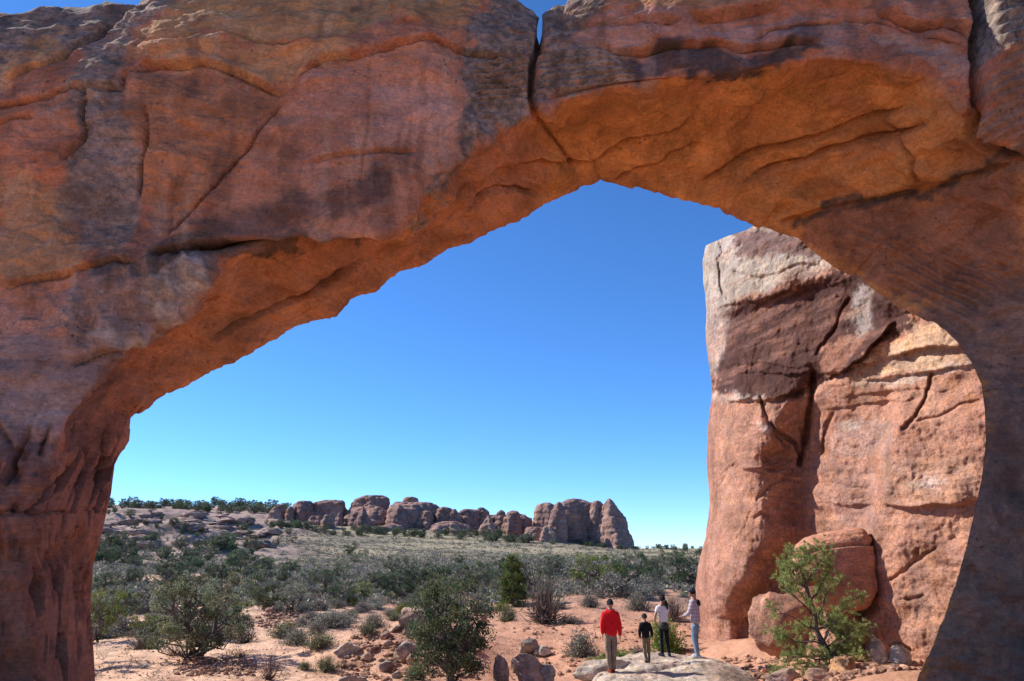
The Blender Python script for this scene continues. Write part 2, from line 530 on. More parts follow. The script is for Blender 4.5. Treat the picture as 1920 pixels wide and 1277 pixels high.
# distance of the front lip F, the outer rim O, and the back edge B, matched to the x,y of the back edge
MATCH = [  # index of BEDGE, F x,y,Y, O x,y,Y, B Y
    (0, 15, 1700, 12.4, -900, 2100, 12.6, 15.4),
    (2, 25, 1290, 12.4, -900, 1500, 12.6, 15.4),
    (4, 24, 1120, 12.4, -900, 1200, 12.6, 15.4),
    (6, 30, 1000, 12.4, -900, 900, 12.8, 15.4),
    (9, 55, 900, 12.4, -900, 600, 13.0, 15.4),
    (12, 130, 790, 12.6, -850, 300, 13.2, 15.6),
    (14, 195, 690, 12.8, -700, 120, 13.4, 15.7),
    (17, 250, 640, 12.9, -450, 50, 13.5, 15.8),
    (19, 340, 575, 13.0, -250, 44, 13.5, 15.9),
    (21, 398, 492, 13.1, -50, 38, 13.5, 16.0),
    (23, 465, 463, 13.2, 150, 15, 13.6, 16.1),
    (25, 530, 458, 13.3, 236, 20, 13.6, 16.2),
    (26, 600, 455, 13.3, 268, -6, 13.3, 16.2),
    (28, 690, 450, 13.3, 400, -60, 13.5, 16.3),
    (30, 740, 428, 13.3, 600, -75, 13.7, 16.4),
    (31, 790, 375, 13.3, 700, -70, 13.8, 16.4),
    (33, 832, 330, 13.3, 800, -60, 13.8, 16.5),
    (34, 870, 282, 13.3, 900, -42, 13.8, 16.5),
    (36, 935, 240, 13.3, 965, 2, 13.8, 16.6),
    (37, 980, 226, 13.3, 1000, 36, 13.8, 16.6),
    (38, 1003, 200, 13.3, 1013, 49, 13.9, 16.7),
    (39, 1090, 170, 13.3, 1080, -2, 13.9, 16.8),
    (40, 1250, 152, 13.2, 1230, -55, 13.9, 16.9),
    (42, 1440, 122, 13.0, 1450, -70, 13.8, 17.0),
    (43, 1560, 105, 12.9, 1600, -75, 13.8, 17.0),
    (45, 1740, 130, 12.6, 1850, -80, 13.6, 17.0),
    (47, 1850, 230, 12.6, 2050, -70, 13.4, 16.8),
    (49, 1945, 330, 12.8, 2300, -20, 13.6, 16.2),
    (51, 2040, 480, 13.3, 2600, 300, 14.0, 15.2),
    (53, 2090, 620, 13.9, 2700, 600, 14.6, 14.6),
    (55, 2100, 760, 14.5, 2700, 800, 15.4, 14.2),
    (57, 2100, 900, 14.8, 2700, 1000, 15.8, 14.0),
    (60, 2080, 1100, 14.8, 2700, 1200, 15.8, 13.9),
    (63, 2060, 1280, 14.8, 2700, 1500, 15.8, 13.9),
    (66, 2040, 1700, 14.8, 2700, 2100, 15.8, 13.9)]
# (kind, points, width px, depth m [, reach px]): 'crack' grooves, 'up' / 'down' the upper / lower side stands proud
ARCH_FEATURES = [
    ('crack', [(1012, 40), (1008, 100), (997, 115), (996, 185), (1003, 212)], 5, 0.55, 0),
    ('crack', [(1003, 212), (1030, 250), (1070, 302)], 3.5, 0.16, 0),
    ('up', [(245, 158), (275, 140), (300, 133), (345, 133), (385, 124), (430, 135), (480, 153), (520, 170), (541, 168)], 3.5, 0.22, 110),
    ('up', [(541, 168), (570, 142), (610, 120), (640, 117), (690, 110), (760, 95), (810, 82), (840, 85), (880, 100), (925, 108), (995, 114)], 3.5, 0.14, 70),
    ('down', [(310, 470), (330, 440), (360, 400), (400, 355), (440, 310), (480, 255), (520, 200), (541, 168)], 4, 0.16, 120),
    ('down', [(247, 110), (290, 97), (365, 90), (385, 80), (420, 75), (450, 77), (490, 90), (530, 93), (570, 88), (640, 85), (735, 55)], 3.5, 0.20, 45),
    ('crack', [(300, 486), (330, 478), (362, 468), (400, 460), (430, 458), (500, 455), (520, 459), (560, 450), (600, 457), (640, 452), (705, 449), (735, 436)], 5, 0.42, 0),
    ('up', [(285, 508), (300, 486), (400, 460), (500, 455), (600, 456), (705, 449)], 4, 0.26, 60),
    ('up', [(0, 545), (60, 530), (120, 518), (170, 505), (230, 495), (285, 508)], 4, 0.18, 90),
    ('down', [(380, 650), (430, 622), (500, 588), (560, 560), (610, 527), (640, 505), (700, 480)], 4, 0.16, 70),
    ('up', [(0, 165), (60, 135), (95, 128), (140, 95), (180, 70), (236, 34)], 4, 0.22, 60),
    ('down', [(120, 120), (150, 105), (200, 72), (236, 40), (268, 0)], 5, 0.30, 60),
    ('crack', [(0, 205), (60, 196), (130, 188), (150, 182), (165, 186), (235, 180), (245, 158)], 4, 0.22, 0),
    ('crack', [(172, 186), (164, 235), (163, 270), (130, 302)], 4, 0.22, 0),
    ('crack', [(0, 240), (40, 228), (70, 232)], 4, 0.14, 0),
    ('crack', [(1830, -40), (1828, 60), (1830, 200), (1834, 240), (1852, 266), (1882, 286), (1960, 315)], 7, 0.8, 0),
    ('down', [(1290, 362), (1330, 335), (1380, 305), (1420, 287), (1500, 265), (1590, 240), (1660, 213), (1735, 186)], 5, 0.26, 60),
    ('down', [(1370, 345), (1420, 325), (1480, 303), (1560, 275), (1680, 250), (1780, 208)], 5, 0.22, 60),
    ('crack', [(1470, 415), (1560, 390), (1640, 375), (1722, 360), (1800, 335), (1925, 298)], 6, 0.16, 0),
    ('down', [(1280, 53), (1330, 48), (1370, 38), (1410, 30), (1450, 18), (1478, 4)], 4, -0.32, 45),
    ('up', [(1405, 78), (1440, 57), (1530, 40), (1592, 32)], 4, 0.10, 40),
    ('up', [(1000, 188), (1100, 168), (1180, 150), (1290, 150)], 5, 0.10, 50),
    ('up', [(1100, 92), (1180, 97), (1300, 86), (1430, 86), (1555, 80)], 4, 0.22, 40),
    ('up', [(1640, 20), (1700, 38), (1770, 42), (1805, 60), (1822, 80)], 4, 0.34, 60),
    ('down', [(1580, 32), (1640, 40), (1720, 62), (1815, 90)], 5, 0.14, 60),
    ('crack', [(692, 150), (692, 200), (690, 250), (682, 292), (675, 340)], 3, 0.05, 0),
    ('up', [(560, 300), (640, 288), (700, 285), (800, 281)], 4, 0.05, 50),
    ('down', [(1650, 215), (1690, 245), (1715, 290), (1722, 356)], 4, 0.10, 50),
    ('up', [(1140, 345), (1180, 310), (1230, 300), (1260, 280), (1330, 260)], 4, 0.12, 50),
    ('up', [(800, 420), (830, 372), (880, 330), (935, 300), (1000, 290), (1060, 298)], 5, 0.22, 60),
    ('down', [(260, 380), (275, 300), (285, 250), (282, 190)], 5, 0.14, 30),
    ('up', [(1020, 300), (1100, 296), (1180, 250), (1260, 235), (1330, 180)], 5, 0.10, 60),
    ('down', [(860, 390), (905, 350), (960, 345), (1000, 360)], 4, 0.16, 40),
    ('up', [(240, 655), (300, 640), (350, 600), (420, 540)], 5, 0.10, 40),
    ('up', [(130, 690), (180, 668), (240, 652)], 5, 0.14, 40),
    ('crack', [(0, 965), (60, 962), (130, 955), (205, 950)], 4, 0.10, 0),
    ('crack', [(40, 960), (35, 900), (25, 840), (0, 800)], 5, 0.10, 0),
    ('crack', [(1060, 15), (1050, 60), (1120, 55), (1180, 40)], 4, 0.08, 0),
    ('up', [(1120, 52), (1180, 55), (1280, 54)], 4, 0.16, 40),
]
RED = (0.43, 0.165, 0.098); PURP = (0.47, 0.215, 0.145); ORNG = (0.50, 0.225, 0.085); OCHRE = (0.46, 0.245, 0.115)
GREY = (0.235, 0.19, 0.17); DARK = (0.12, 0.065, 0.05); PALE = (0.55, 0.44, 0.40); VARN = (0.085, 0.062, 0.065); BROWN = (0.27, 0.14, 0.095)
ARCH_COLOURS = [   # polygon, colour, soft px, strength, speckle
    ([(-400, 30), (0, 38), (60, 28), (120, 12), (235, 18), (225, 60), (150, 95), (60, 118), (0, 150), (-400, 200)], (0.25, 0.19, 0.165), 16, 0.9, 0.75),
    ([(0, 110), (110, 90), (140, 100), (60, 140), (0, 170), (-200, 200)], OCHRE, 14, 0.7, 0.0),
    ([(150, 95), (268, -10), (330, -20), (300, 20), (250, 60), (245, 150), (235, 185), (160, 190), (140, 140)], (0.29, 0.215, 0.185), 14, 0.85, 0.75),
    ([(160, 190), (245, 165), (258, 240), (262, 380), (240, 480), (150, 470), (100, 380), (130, 300), (165, 270)], (0.29, 0.215, 0.185), 22, 0.8, 0.7),
    ([(0, 330), (110, 360), (160, 480), (170, 510), (0, 545)], OCHRE, 24, 0.6, 0.15),
    ([(250, 100), (300, 20), (420, -60), (960, -90), (880, 20), (870, 60), (760, 50), (640, 80), (480, 85), (400, 70)], OCHRE, 20, 0.85, 0.15),
    ([(245, 125), (300, 95), (385, 84), (480, 92), (640, 88), (700, 85), (640, 115), (560, 150), (530, 168), (420, 130), (345, 130)], (0.50, 0.26, 0.135), 10, 0.8, 0.0),
    ([(262, 160), (345, 135), (430, 140), (530, 180), (440, 305), (340, 430), (310, 470), (280, 380), (255, 250)], (0.41, 0.175, 0.095), 16, 0.8, 0.0),
    ([(545, 175), (640, 120), (810, 90), (880, 105), (890, 190), (870, 270), (790, 370), (700, 445), (340, 465), (450, 320)], PURP, 14, 0.9, 0.0),
    ([(560, 190), (690, 150), (680, 260), (600, 320), (500, 340)], (0.36, 0.17, 0.135), 26, 0.5, 0.0),
    ([(700, 165), (840, 150), (870, 230), (760, 270), (700, 260)], (0.47, 0.26, 0.22), 24, 0.5, 0.0),
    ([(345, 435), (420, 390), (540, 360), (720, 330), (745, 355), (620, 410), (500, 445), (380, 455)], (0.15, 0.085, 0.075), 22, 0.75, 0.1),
    ([(700, 270), (745, 280), (735, 430), (690, 440)], (0.17, 0.095, 0.08), 18, 0.5, 0.1),
    ([(880, 20), (960, -20), (1012, 48), (1005, 112), (1000, 220), (960, 236), (900, 262), (870, 300), (800, 380), (770, 430), (760, 420), (850, 300), (888, 200), (880, 100)], (0.26, 0.20, 0.175), 14, 0.88, 0.8),
    ([(1010, 50), (1090, -10), (1200, -60), (1180, 20), (1100, 60), (1060, 95), (1005, 112)], (0.24, 0.19, 0.165), 16, 0.85, 0.9),
    ([(998, 115), (1060, 95), (1190, 88), (1195, 148), (1100, 166), (1000, 186)], (0.30, 0.25, 0.235), 12, 0.9, 0.75),
    ([(1100, 60), (1250, 50), (1420, 50), (1600, 45), (1640, 90), (1500, 88), (1330, 86), (1180, 95), (1080, 90)], (0.43, 0.235, 0.20), 14, 0.85, 0.0),
    ([(1180, 104), (1300, 90), (1430, 90), (1500, 80), (1560, 86), (1552, 103), (1470, 114), (1400, 130), (1320, 148), (1190, 147)], VARN, 10, 0.95, 0.0),
    ([(1480, 60), (1540, 55), (1570, 90), (1500, 95)], (0.16, 0.10, 0.095), 16, 0.7, 0.0),
    ([(1200, -60), (1480, -20), (1440, 20), (1360, 40), (1280, 50), (1180, 30)], (0.44, 0.22, 0.11), 14, 0.7, 0.25),
    ([(1640, 60), (1760, 80), (1825, 105), (1825, 160), (1720, 110), (1650, 90)], (0.46, 0.30, 0.255), 18, 0.8, 0.0),
    ([(1835, -60), (2300, -60), (2300, 140), (1920, 100), (1835, 130)], (0.24, 0.20, 0.18), 16, 0.95, 0.9),
    ([(1835, 130), (1920, 100), (2300, 160), (2200, 330), (1920, 295), (1850, 260)], (0.36, 0.20, 0.145), 20, 0.9, 0.35),
    ([(1480, 420), (1560, 382), (1640, 362), (1722, 352), (1800, 325), (1920, 285), (1920, 305), (1800, 345), (1720, 372), (1620, 392), (1530, 415)], (0.13, 0.085, 0.065), 9, 0.85, 0.9),
    ([(1300, 370), (1400, 318), (1600, 265), (1760, 215), (1720, 260), (1560, 300), (1420, 345)], (0.40, 0.175, 0.09), 18, 0.6, 0.0),
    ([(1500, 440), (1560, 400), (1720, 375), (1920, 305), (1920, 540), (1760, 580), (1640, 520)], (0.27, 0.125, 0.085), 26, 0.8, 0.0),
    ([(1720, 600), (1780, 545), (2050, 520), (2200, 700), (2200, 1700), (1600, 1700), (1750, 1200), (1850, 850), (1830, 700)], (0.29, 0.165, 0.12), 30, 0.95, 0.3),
    ([(170, 510), (300, 490), (400, 465), (395, 500), (340, 570), (250, 640), (150, 650), (60, 600)], (0.33, 0.22, 0.195), 20, 0.85, 0.35),
    ([(285, 500), (395, 478), (385, 505), (320, 585), (290, 570)], PALE, 14, 0.75, 0.45),
    ([(170, 640), (270, 600), (300, 615), (230, 655), (140, 690)], (0.42, 0.35, 0.34), 14, 0.8, 0.25),
    ([(0, 545), (120, 530), (130, 600), (60, 640), (-100, 660)], (0.48, 0.235, 0.175), 24, 0.8, 0.0),
    ([(-300, 640), (60, 620), (230, 660), (200, 720), (120, 800), (70, 920), (30, 1000), (-300, 1000)], (0.31, 0.205, 0.19), 24, 0.85, 0.12),
    ([(0, 740), (60, 720), (120, 740), (80, 860), (50, 880)], (0.40, 0.28, 0.26), 20, 0.6, 0.0),
    ([(230, 660), (250, 700), (180, 780), (130, 860), (110, 830), (170, 730)], (0.20, 0.10, 0.085), 14, 0.7, 0.2),
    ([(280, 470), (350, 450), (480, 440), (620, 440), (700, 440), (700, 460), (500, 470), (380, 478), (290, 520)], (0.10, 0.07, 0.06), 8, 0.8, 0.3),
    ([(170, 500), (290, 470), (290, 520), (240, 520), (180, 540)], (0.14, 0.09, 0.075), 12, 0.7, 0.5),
]
def build_arch():
    B = np.array(BEDGE, float)
    L = np.concatenate([[0], np.cumsum(np.hypot(*np.diff(B, axis=0).T))])
    NS = 940
    M = np.array(MATCH, float)
    s_m = L[M[:, 0].astype(int)]
    # stations: a blend of even spacing on the back edge and on the outer rim
    lo = np.concatenate([[0], np.cumsum(np.hypot(np.diff(M[:, 4]), np.diff(M[:, 5])))])
    vis = np.gradient(np.interp(np.linspace(0, L[-1], 4000), s_m, lo))
    dens = 1.0 + 0.45 * np.clip(vis / vis.mean(), 0, 3)
    sp = np.linspace(0, L[-1], 4000)
    dens *= np.where((sp < L[2]) | (sp > L[63]), 0.35, 1.0)
    cd = np.cumsum(dens); cd = (cd - cd[0]) / (cd[-1] - cd[0])
    s = np.interp(np.linspace(0, 1, NS), cd, sp)
    bx, by = np.interp(s, L, B[:, 0]), np.interp(s, L, B[:, 1])
    bump1 = perlin(np.stack([s * 0.045, 0 * s, 0 * s + 3.3], -1)) * 3.5 + perlin(np.stack([s * 0.13, 0 * s, 0 * s + 8.3], -1)) * 1.6
    bump1 = bump1 + 3.0 * ((s * 0.021 + 1.2 * perlin(np.stack([s * 0.012, 0 * s, 0 * s + 1.3], -1))) % 1.0 - 0.5)
    by = by + bump1 * sstep(170, 260, bx) * sstep(1830, 1700, bx)
    g = lambda c: np.interp(s, s_m, M[:, c])
    k = 9
    fx, fy, fY = [smooth_rows(g(c), k, 0) for c in (1, 2, 3)]
    ox, oy, oY = [smooth_rows(g(c), 3, 0) if c < 6 else smooth_rows(g(c), k, 0) for c in (4, 5, 6)]
    bY = smooth_rows(g(7), k, 0)
    oy = oy + 4 * perlin(np.stack([s * 0.03, 0 * s, 0 * s], -1))
    O3, F3, B3 = P(ox, oy, oY), P(fx, fy, fY), P(bx, by, bY)
    # top: a rounded cap behind the rim; back: up from the back edge
    top = O3 + np.stack([0 * s, 0 * s + 2.6, 0 * s + 0.5], -1)
    backtop = O3 + np.stack([0 * s, 0 * s + 5.2, 0 * s - 1.0], -1)
    outw = np.stack([sstep(500, 1500, bx) * 2 - 1, 0 * s + 0.9, 0 * s + 0.4], -1)
    bkmid = B3 * 0.55 + backtop * 0.45 + np.array([0, 0.1, 0.5])
    NF, NSO = 250, 130
    rows = []
    def seg(a, b, n, bulge=None, end=False):
        t = np.linspace(0, 1, n, endpoint=end)
        for q in t:
            p = a * (1 - q) + b * q
            if bulge is not None:
                p = p + bulge(q)
            rows.append(p)
    fl = np.clip(np.linalg.norm(O3 - F3, axis=1), 0, 7)
    seg(top, O3, 9, lambda q: np.stack([0 * s, 0 * s, 0 * s + 0.45 * math.sin(math.pi * q)], -1))
    seg(O3, F3, NF, lambda q: np.stack([0 * s, -0.10 * fl * math.sin(math.pi * q) ** 0.8, 0 * s], -1))
    rightness = sstep(1050, 1500, bx)
    sn = np.stack([np.interp(bx, [200, 700, 1125, 1600, 1850], [-0.6, -0.5, 0.05, 0.5, 0.9]), 0 * s, np.interp(bx, [200, 260, 1125, 1700, 1850], [0.1, 0.85, 1, 0.7, 0.1])], -1)
    seg(F3, B3, NSO, lambda q: sn * (math.sin(math.pi * q) * (0.45 + 0.30 * rightness * sstep(700, 600, by)) * sstep(1000, 760, by))[:, None])
    seg(B3, bkmid, 8)
    seg(bkmid, backtop, 6)
    seg(backtop, top, 6)
    V = np.stack(rows, 0)                       # rows x stations
    NR = V.shape[0]
    Vs = smooth_rows(np.concatenate([V[-12:], V, V[:12]], 0), 2, 0)[12:-12]
    w = np.ones(NR); iB = 9 + NF + NSO
    w[max(0, iB - 6):iB + 4] = 0.0
    w = smooth_rows(w, 2, 0)[:, None, None]
    V = V * (1 - w) + Vs * w
    px, py = proj(V)
    px = px.astype(np.float32); py = py.astype(np.float32)
    dv = np.gradient(V, axis=0); du = np.gradient(V, axis=1)
    N = np.cross(du, dv)
    N /= np.linalg.norm(N, axis=-1, keepdims=True) + 1e-9
    mid = N[9 + NF // 2, NS // 2]
    if mid[1] > 0:
        N = -N
    N = smooth_rows(smooth_rows(N, 5, 0), 3, 1)
    N /= np.linalg.norm(N, axis=-1, keepdims=True) + 1e-9
    ir = np.arange(NR)[:, None] + 0 * px
    soff = sstep(9 + NF - 4, 9 + NF + 10, ir) * (1 - sstep(iB, iB + 4, ir))
    front = (ir < iB + 2).astype(np.float32)
    edge = 1 - np.exp(-((ir - iB) / 5.0) ** 2)              # keep the traced edge in place
    D = np.zeros_like(px)
    wob_x = 3.0 * fbm(V * 1.1 + 3, 3); wob_y = 3.5 * fbm(V * 1.3 + 9, 3)
    qx, qy = px + wob_x, py + wob_y
    for kind, pts, wd, dep, reach in ARCH_FEATURES:
        pts = np.array(pts, float)
        mx = max(6 * wd, 3 * reach)
        m = (px > pts[:, 0].min() - mx) & (px < pts[:, 0].max() + mx) & (py > pts[:, 1].min() - mx) & (py < pts[:, 1].max() + mx) & (front > 0)
        if not m.any():
            continue
        d, sg = poly_dist(qx[m], qy[m], [tuple(p) for p in pts])
        if kind == 'crack':
            D[m] -= 1.25 * dep * np.exp(-(d / wd) ** 2)
            continue
        if kind == 'down':
            sg = -sg
        ex, ey = qx[m], qy[m]
        # fade the step towards the ends of its line
        t0 = np.hypot(ex - pts[0, 0], ey - pts[0, 1]); t1 = np.hypot(ex - pts[-1, 0], ey - pts[-1, 1])
        lenp = np.hypot(*np.diff(pts, axis=0).T).sum()
        fade = sstep(0, 0.18 * lenp, np.minimum(t0, t1))
        up = sstep(-wd * 0.7, wd * 0.7, sg * d)
        D[m] += fade * (0.55 * dep * (up * np.exp(-d / reach) - 0.35 * (1 - up) * np.exp(-d / (0.5 * reach))) - (0.10 + 0.6 * abs(dep)) * np.exp(-((d + sg * 1.5) / (wd * 0.75)) ** 2))
    # general relief
    big = fbm(V * 0.32 + 2, 3)
    bed = fbm(np.stack([V[..., 0] * 0.35 + V[..., 2] * 0.25, V[..., 1] * 0.35, V[..., 2] * 2.1 - V[..., 0] * 0.35], -1), 4)
    cross = ridged(np.stack([V[..., 0] * 0.25, V[..., 1] * 0.25, V[..., 2] * 1.3 + V[..., 0] * 0.12], -1) + 20, 2)
    fine = fbm(V * 2.4 + 7, 4)
    D += 0.20 * big + 0.035 * bed + 0.05 * fine
    calm = 1 - 0.75 * poly_mask(px, py, [(560, 180), (880, 110), (860, 260), (700, 440), (360, 455)], 40)
    D += 0.035 * cross * calm
    sp1 = fbm(V * np.array([0.55, 0.55, 0.8]) + 80, 4, 0.42)
    sp2 = fbm(V * np.array([1.1, 1.1, 1.7]) + 95, 3, 0.42)
    D += calm * (0.06 * sstep(-0.02, 0.02, sp1) + 0.03 * sstep(0.18, 0.21, sp1) + 0.02 * sstep(0.05, 0.08, sp2) - 0.055)
    # conchoidal plates on the underside
    pl = np.abs(perlin(V * 0.75 + 50)) + 0.5 * np.abs(perlin(V * 1.6 + 60))
    D += soff * 0.22 * (pl - 0.3)
    # scooped faces with crisp arrises between them
    rs = np.random.RandomState(3)
    def scoops(seeds, sx, sy, depth, mask):
        m = mask > 0.02
        ax, ay = qx[m] + 1.5 * wob_y[m], qy[m] + 1.5 * wob_x[m]
        b1 = np.full(ax.shape, 1e9, np.float32); b2 = b1.copy()
        ca, sa = math.cos(-0.35), math.sin(-0.35)
        for x, y, k in seeds:
            ex, ey = ax - x, ay - y
            dd = ((ex * ca - ey * sa) / sx) ** 2 + ((ex * sa + ey * ca) / sy) ** 2 - k
            b2 = np.minimum(np.maximum(b1, dd), b2); b1 = np.minimum(b1, dd)
        D[m] += mask[m] * depth * np.clip(b1, -0.4, 1.6)
        return
    seeds = [(rs.uniform(950, 2000), rs.uniform(110, 640), rs.uniform(0, 0.3)) for _ in range(70)]
    scoops(seeds, 120, 46, 0.16, soff * sstep(930, 1000, px) * sstep(700, 620, py))
    seeds = [(rs.uniform(200, 1060), rs.uniform(230, 760), rs.uniform(0, 0.3)) for _ in range(110)]
    scoops(seeds, 80, 34, 0.10, soff * sstep(1060, 1000, px) * sstep(220, 280, px))
    seeds = [(rs.uniform(-100, 1900), rs.uniform(-60, 640), rs.uniform(0, 0.4)) for _ in range(80)]
    scoops(seeds, 130, 80, 0.07, (1 - soff) * front * calm)
    seeds = [(rs.uniform(-60, 1950), rs.uniform(-60, 700), rs.uniform(0, 0.5)) for _ in range(330)]
    scoops(seeds, 62, 26, 0.035, front * (0.35 + 0.65 * calm) * sstep(760, 690, py))
    # layered buttress beyond the right-hand crack
    mR = sstep(1830, 1850, px) * sstep(290, 240, py)
    lay_n = np.sin((py + (px - 1830) * 0.45) * 0.33 + 3 * fbm(V * 0.8, 2))
    D += mR * (0.35 + 0.06 * lay_n)
    # thin layers in the grey stripes beside the notch
    mG = poly_mask(px, py, [(890, 110), (1190, 92), (1190, 150), (1000, 186), (890, 200)], 12)
    D += mG * 0.045 * np.sin((py + (px - 1000) * 0.12) * 0.55 + 2.5 * fbm(V * 1.2, 2))
    # long sweeping lamination low on the right-hand underside
    mS = poly_mask(px, py, [(1500, 440), (1620, 420), (1900, 500), (1840, 600), (1760, 600), (1600, 520)], 30)
    D += mS * 0.05 * np.sin((py - (px - 1500) * 0.5) * 0.30 + 2.0 * fbm(V * 0.7, 2))
    # flutes: left leg, the wall above it, the right jamb
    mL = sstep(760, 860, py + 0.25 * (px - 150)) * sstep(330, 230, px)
    sl = px + (py - 1000) * np.where(py < 960, 0.42, 0.04)
    fl1 = ridged(np.stack([sl * 0.036, py * 0.0042, 0 * px + 2], -1), 3)
    fl2 = perlin(np.stack([sl * 0.062, py * 0.0085, 0 * px + 7], -1))
    pock = sstep(0.16, 0.42, fl2) * sstep(10, 40, px)
    fl5 = ridged(np.stack([sl * 0.085, py * 0.009, 0 * px + 12], -1), 2)
    D += mL * (0.15 * fl1 + 0.10 * fl5 - 0.85 * pock)
    mW = poly_mask(px, py, [(150, 515), (400, 470), (340, 570), (240, 650), (120, 660)], 24)
    fl3 = ridged(np.stack([(px + 14 * fbm(V * 0.9, 2)) * 0.028, py * 0.004, 0 * px + 4], -1), 2)
    D += mW * 0.17 * fl3
    mJ = sstep(600, 720, py) * sstep(1790, 1850, px)
    fl4 = ridged(np.stack([(px + 0.15 * py) * 0.020, py * 0.0035, 0 * px + 9], -1), 3)
    D += mJ * 0.05 * fl4
    nb = np.clip((iB - ir) / 26.0, 0, 1) * soff
    D = np.where(soff > 0.5, np.minimum(D, 0.02 + 0.25 * nb), D)
    D *= 0.10 + 0.90 * edge
    D = np.where(ir > iB - 1, np.minimum(D, 0) * 0.5 - 0.05, D)
    V2 = V + N * D[..., None]
    # ---------------- colours of the stone, with shade painted into the left leg
    n1 = fbm(V * 0.55 + 13, 4); n2 = fbm(V * 1.4 + 23, 4)
    C = np.zeros(V.shape, np.float32) + np.array(RED, np.float32)
    Mo = 0.06 + 0 * px
    def lay(mask, c):
        nonlocal C
        C = C * (1 - mask[..., None]) + np.array(c, np.float32) * mask[..., None]
    lay(0.6 * sstep(-0.1, 0.4, n1), PURP)
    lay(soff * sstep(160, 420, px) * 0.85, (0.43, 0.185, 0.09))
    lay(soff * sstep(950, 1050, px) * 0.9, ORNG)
    lay(soff * sstep(0.15, 0.5, n1) * 0.5, (0.34, 0.145, 0.085))
    n6 = fbm(V * 4.0 + 41, 3)
    cx_, cy_ = px + 22 * n1 + 14 * n2 + 9 * n6, py + 20 * fbm(V * 0.7 + 90, 3) + 12 * n2 - 8 * n6
    for pts, c, soft, st, spk in ARCH_COLOURS:
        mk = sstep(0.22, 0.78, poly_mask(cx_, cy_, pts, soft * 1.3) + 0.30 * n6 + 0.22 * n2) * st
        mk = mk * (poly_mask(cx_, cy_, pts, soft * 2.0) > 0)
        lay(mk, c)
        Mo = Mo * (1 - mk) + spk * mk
    # rain streaks down the front
    stn = fbm(np.stack([V[..., 0] * 2.6 + 0.5 * n1 + 0.12 * n6, 0 * px + 4, V[..., 2] * 0.16], -1), 4)
    strk = sstep(-0.35, 0.15, n1)
    lay((1 - soff) * 0.50 * strk * sstep(0.16, 0.42, stn + 0.15 * n6), (0.17, 0.085, 0.065))
    lay((1 - soff) * 0.35 * strk * sstep(0.20, 0.5, -stn + 0.15 * n6), (0.50, 0.32, 0.25))
    lay(mL * 0.75, (0.27, 0.105, 0.075))  # leg darkened: its weaker light is painted into the colour
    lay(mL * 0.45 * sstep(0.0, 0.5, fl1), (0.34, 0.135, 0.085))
    lay(mL * 0.45 * sstep(0.1, 0.7, -fl5), (0.16, 0.07, 0.055))  # shade of the flute grooves painted in
    lay(mL * 0.65 * pock, (0.10, 0.055, 0.045))  # pockets painted dark, standing in for the shade inside them
    lay(mJ * 0.5 * sstep(0.2, 0.9, fl4), (0.12, 0.08, 0.075))
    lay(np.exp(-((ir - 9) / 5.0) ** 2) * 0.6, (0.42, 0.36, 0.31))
    C = C * np.array([1.22, 1.17, 1.04])
    F = grid_faces(NR, NS)
    last = np.stack([(NR - 1) * NS + np.arange(NS - 1), (NR - 1) * NS + np.arange(1, NS), np.arange(1, NS), np.arange(NS - 1)], -1)
    F = np.concatenate([F, last])
    # outward faces
    a, b, c_ = V2.reshape(-1, 3)[F[(9 + NF // 2) * (NS - 1) + NS // 2][:3]]
    nn = np.cross(b - a, c_ - a)
    if nn[1] > 0:
        F = F[:, ::-1]
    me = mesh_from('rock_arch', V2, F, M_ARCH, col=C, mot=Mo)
    o = obj('rock_arch', me)
    tag(o, 'huge red sandstone arch spanning the view, its near face in shade', 'rock arch')
build_arch()
print('arch', time.time() - T0)

# ------------------------------------------------------------------ the sunlit fin behind the right leg
FA, FB = np.array([7.6, 27.2]), np.array([10.9, 17.2])       # its foot line, far end to near end
def fin_plane_t(r):
    tx, ty = FB - FA
    n = np.array([ty, -tx]); n = n / np.linalg.norm(n)
    return (n @ FA) / (r[..., 0] * n[0] + r[..., 1] * n[1])
FIN_L = [(380, 1380), (415, 1372), (430, 1352), (445, 1334), (460, 1322), (490, 1317), (530, 1319), (575, 1325), (620, 1323), (680, 1328), (735, 1336), (770, 1331), (800, 1327), (870, 1325), (940, 1331), (1000, 1324), (1060, 1309), (1100, 1303), (1140, 1309), (1200, 1317), (1277, 1328), (1420, 1345)]
FIN_T = [(1290, 480), (1320, 459), (1345, 443), (1371, 431), (1376, 414), (1450, 404), (1700, 380), (2100, 330)]
GULLY = [(1560, 560), (1535, 660), (1525, 712), (1518, 790), (1506, 850), (1500, 930), (1506, 1010), (1470, 1085), (1432, 1120), (1402, 1160), (1400, 1420)]
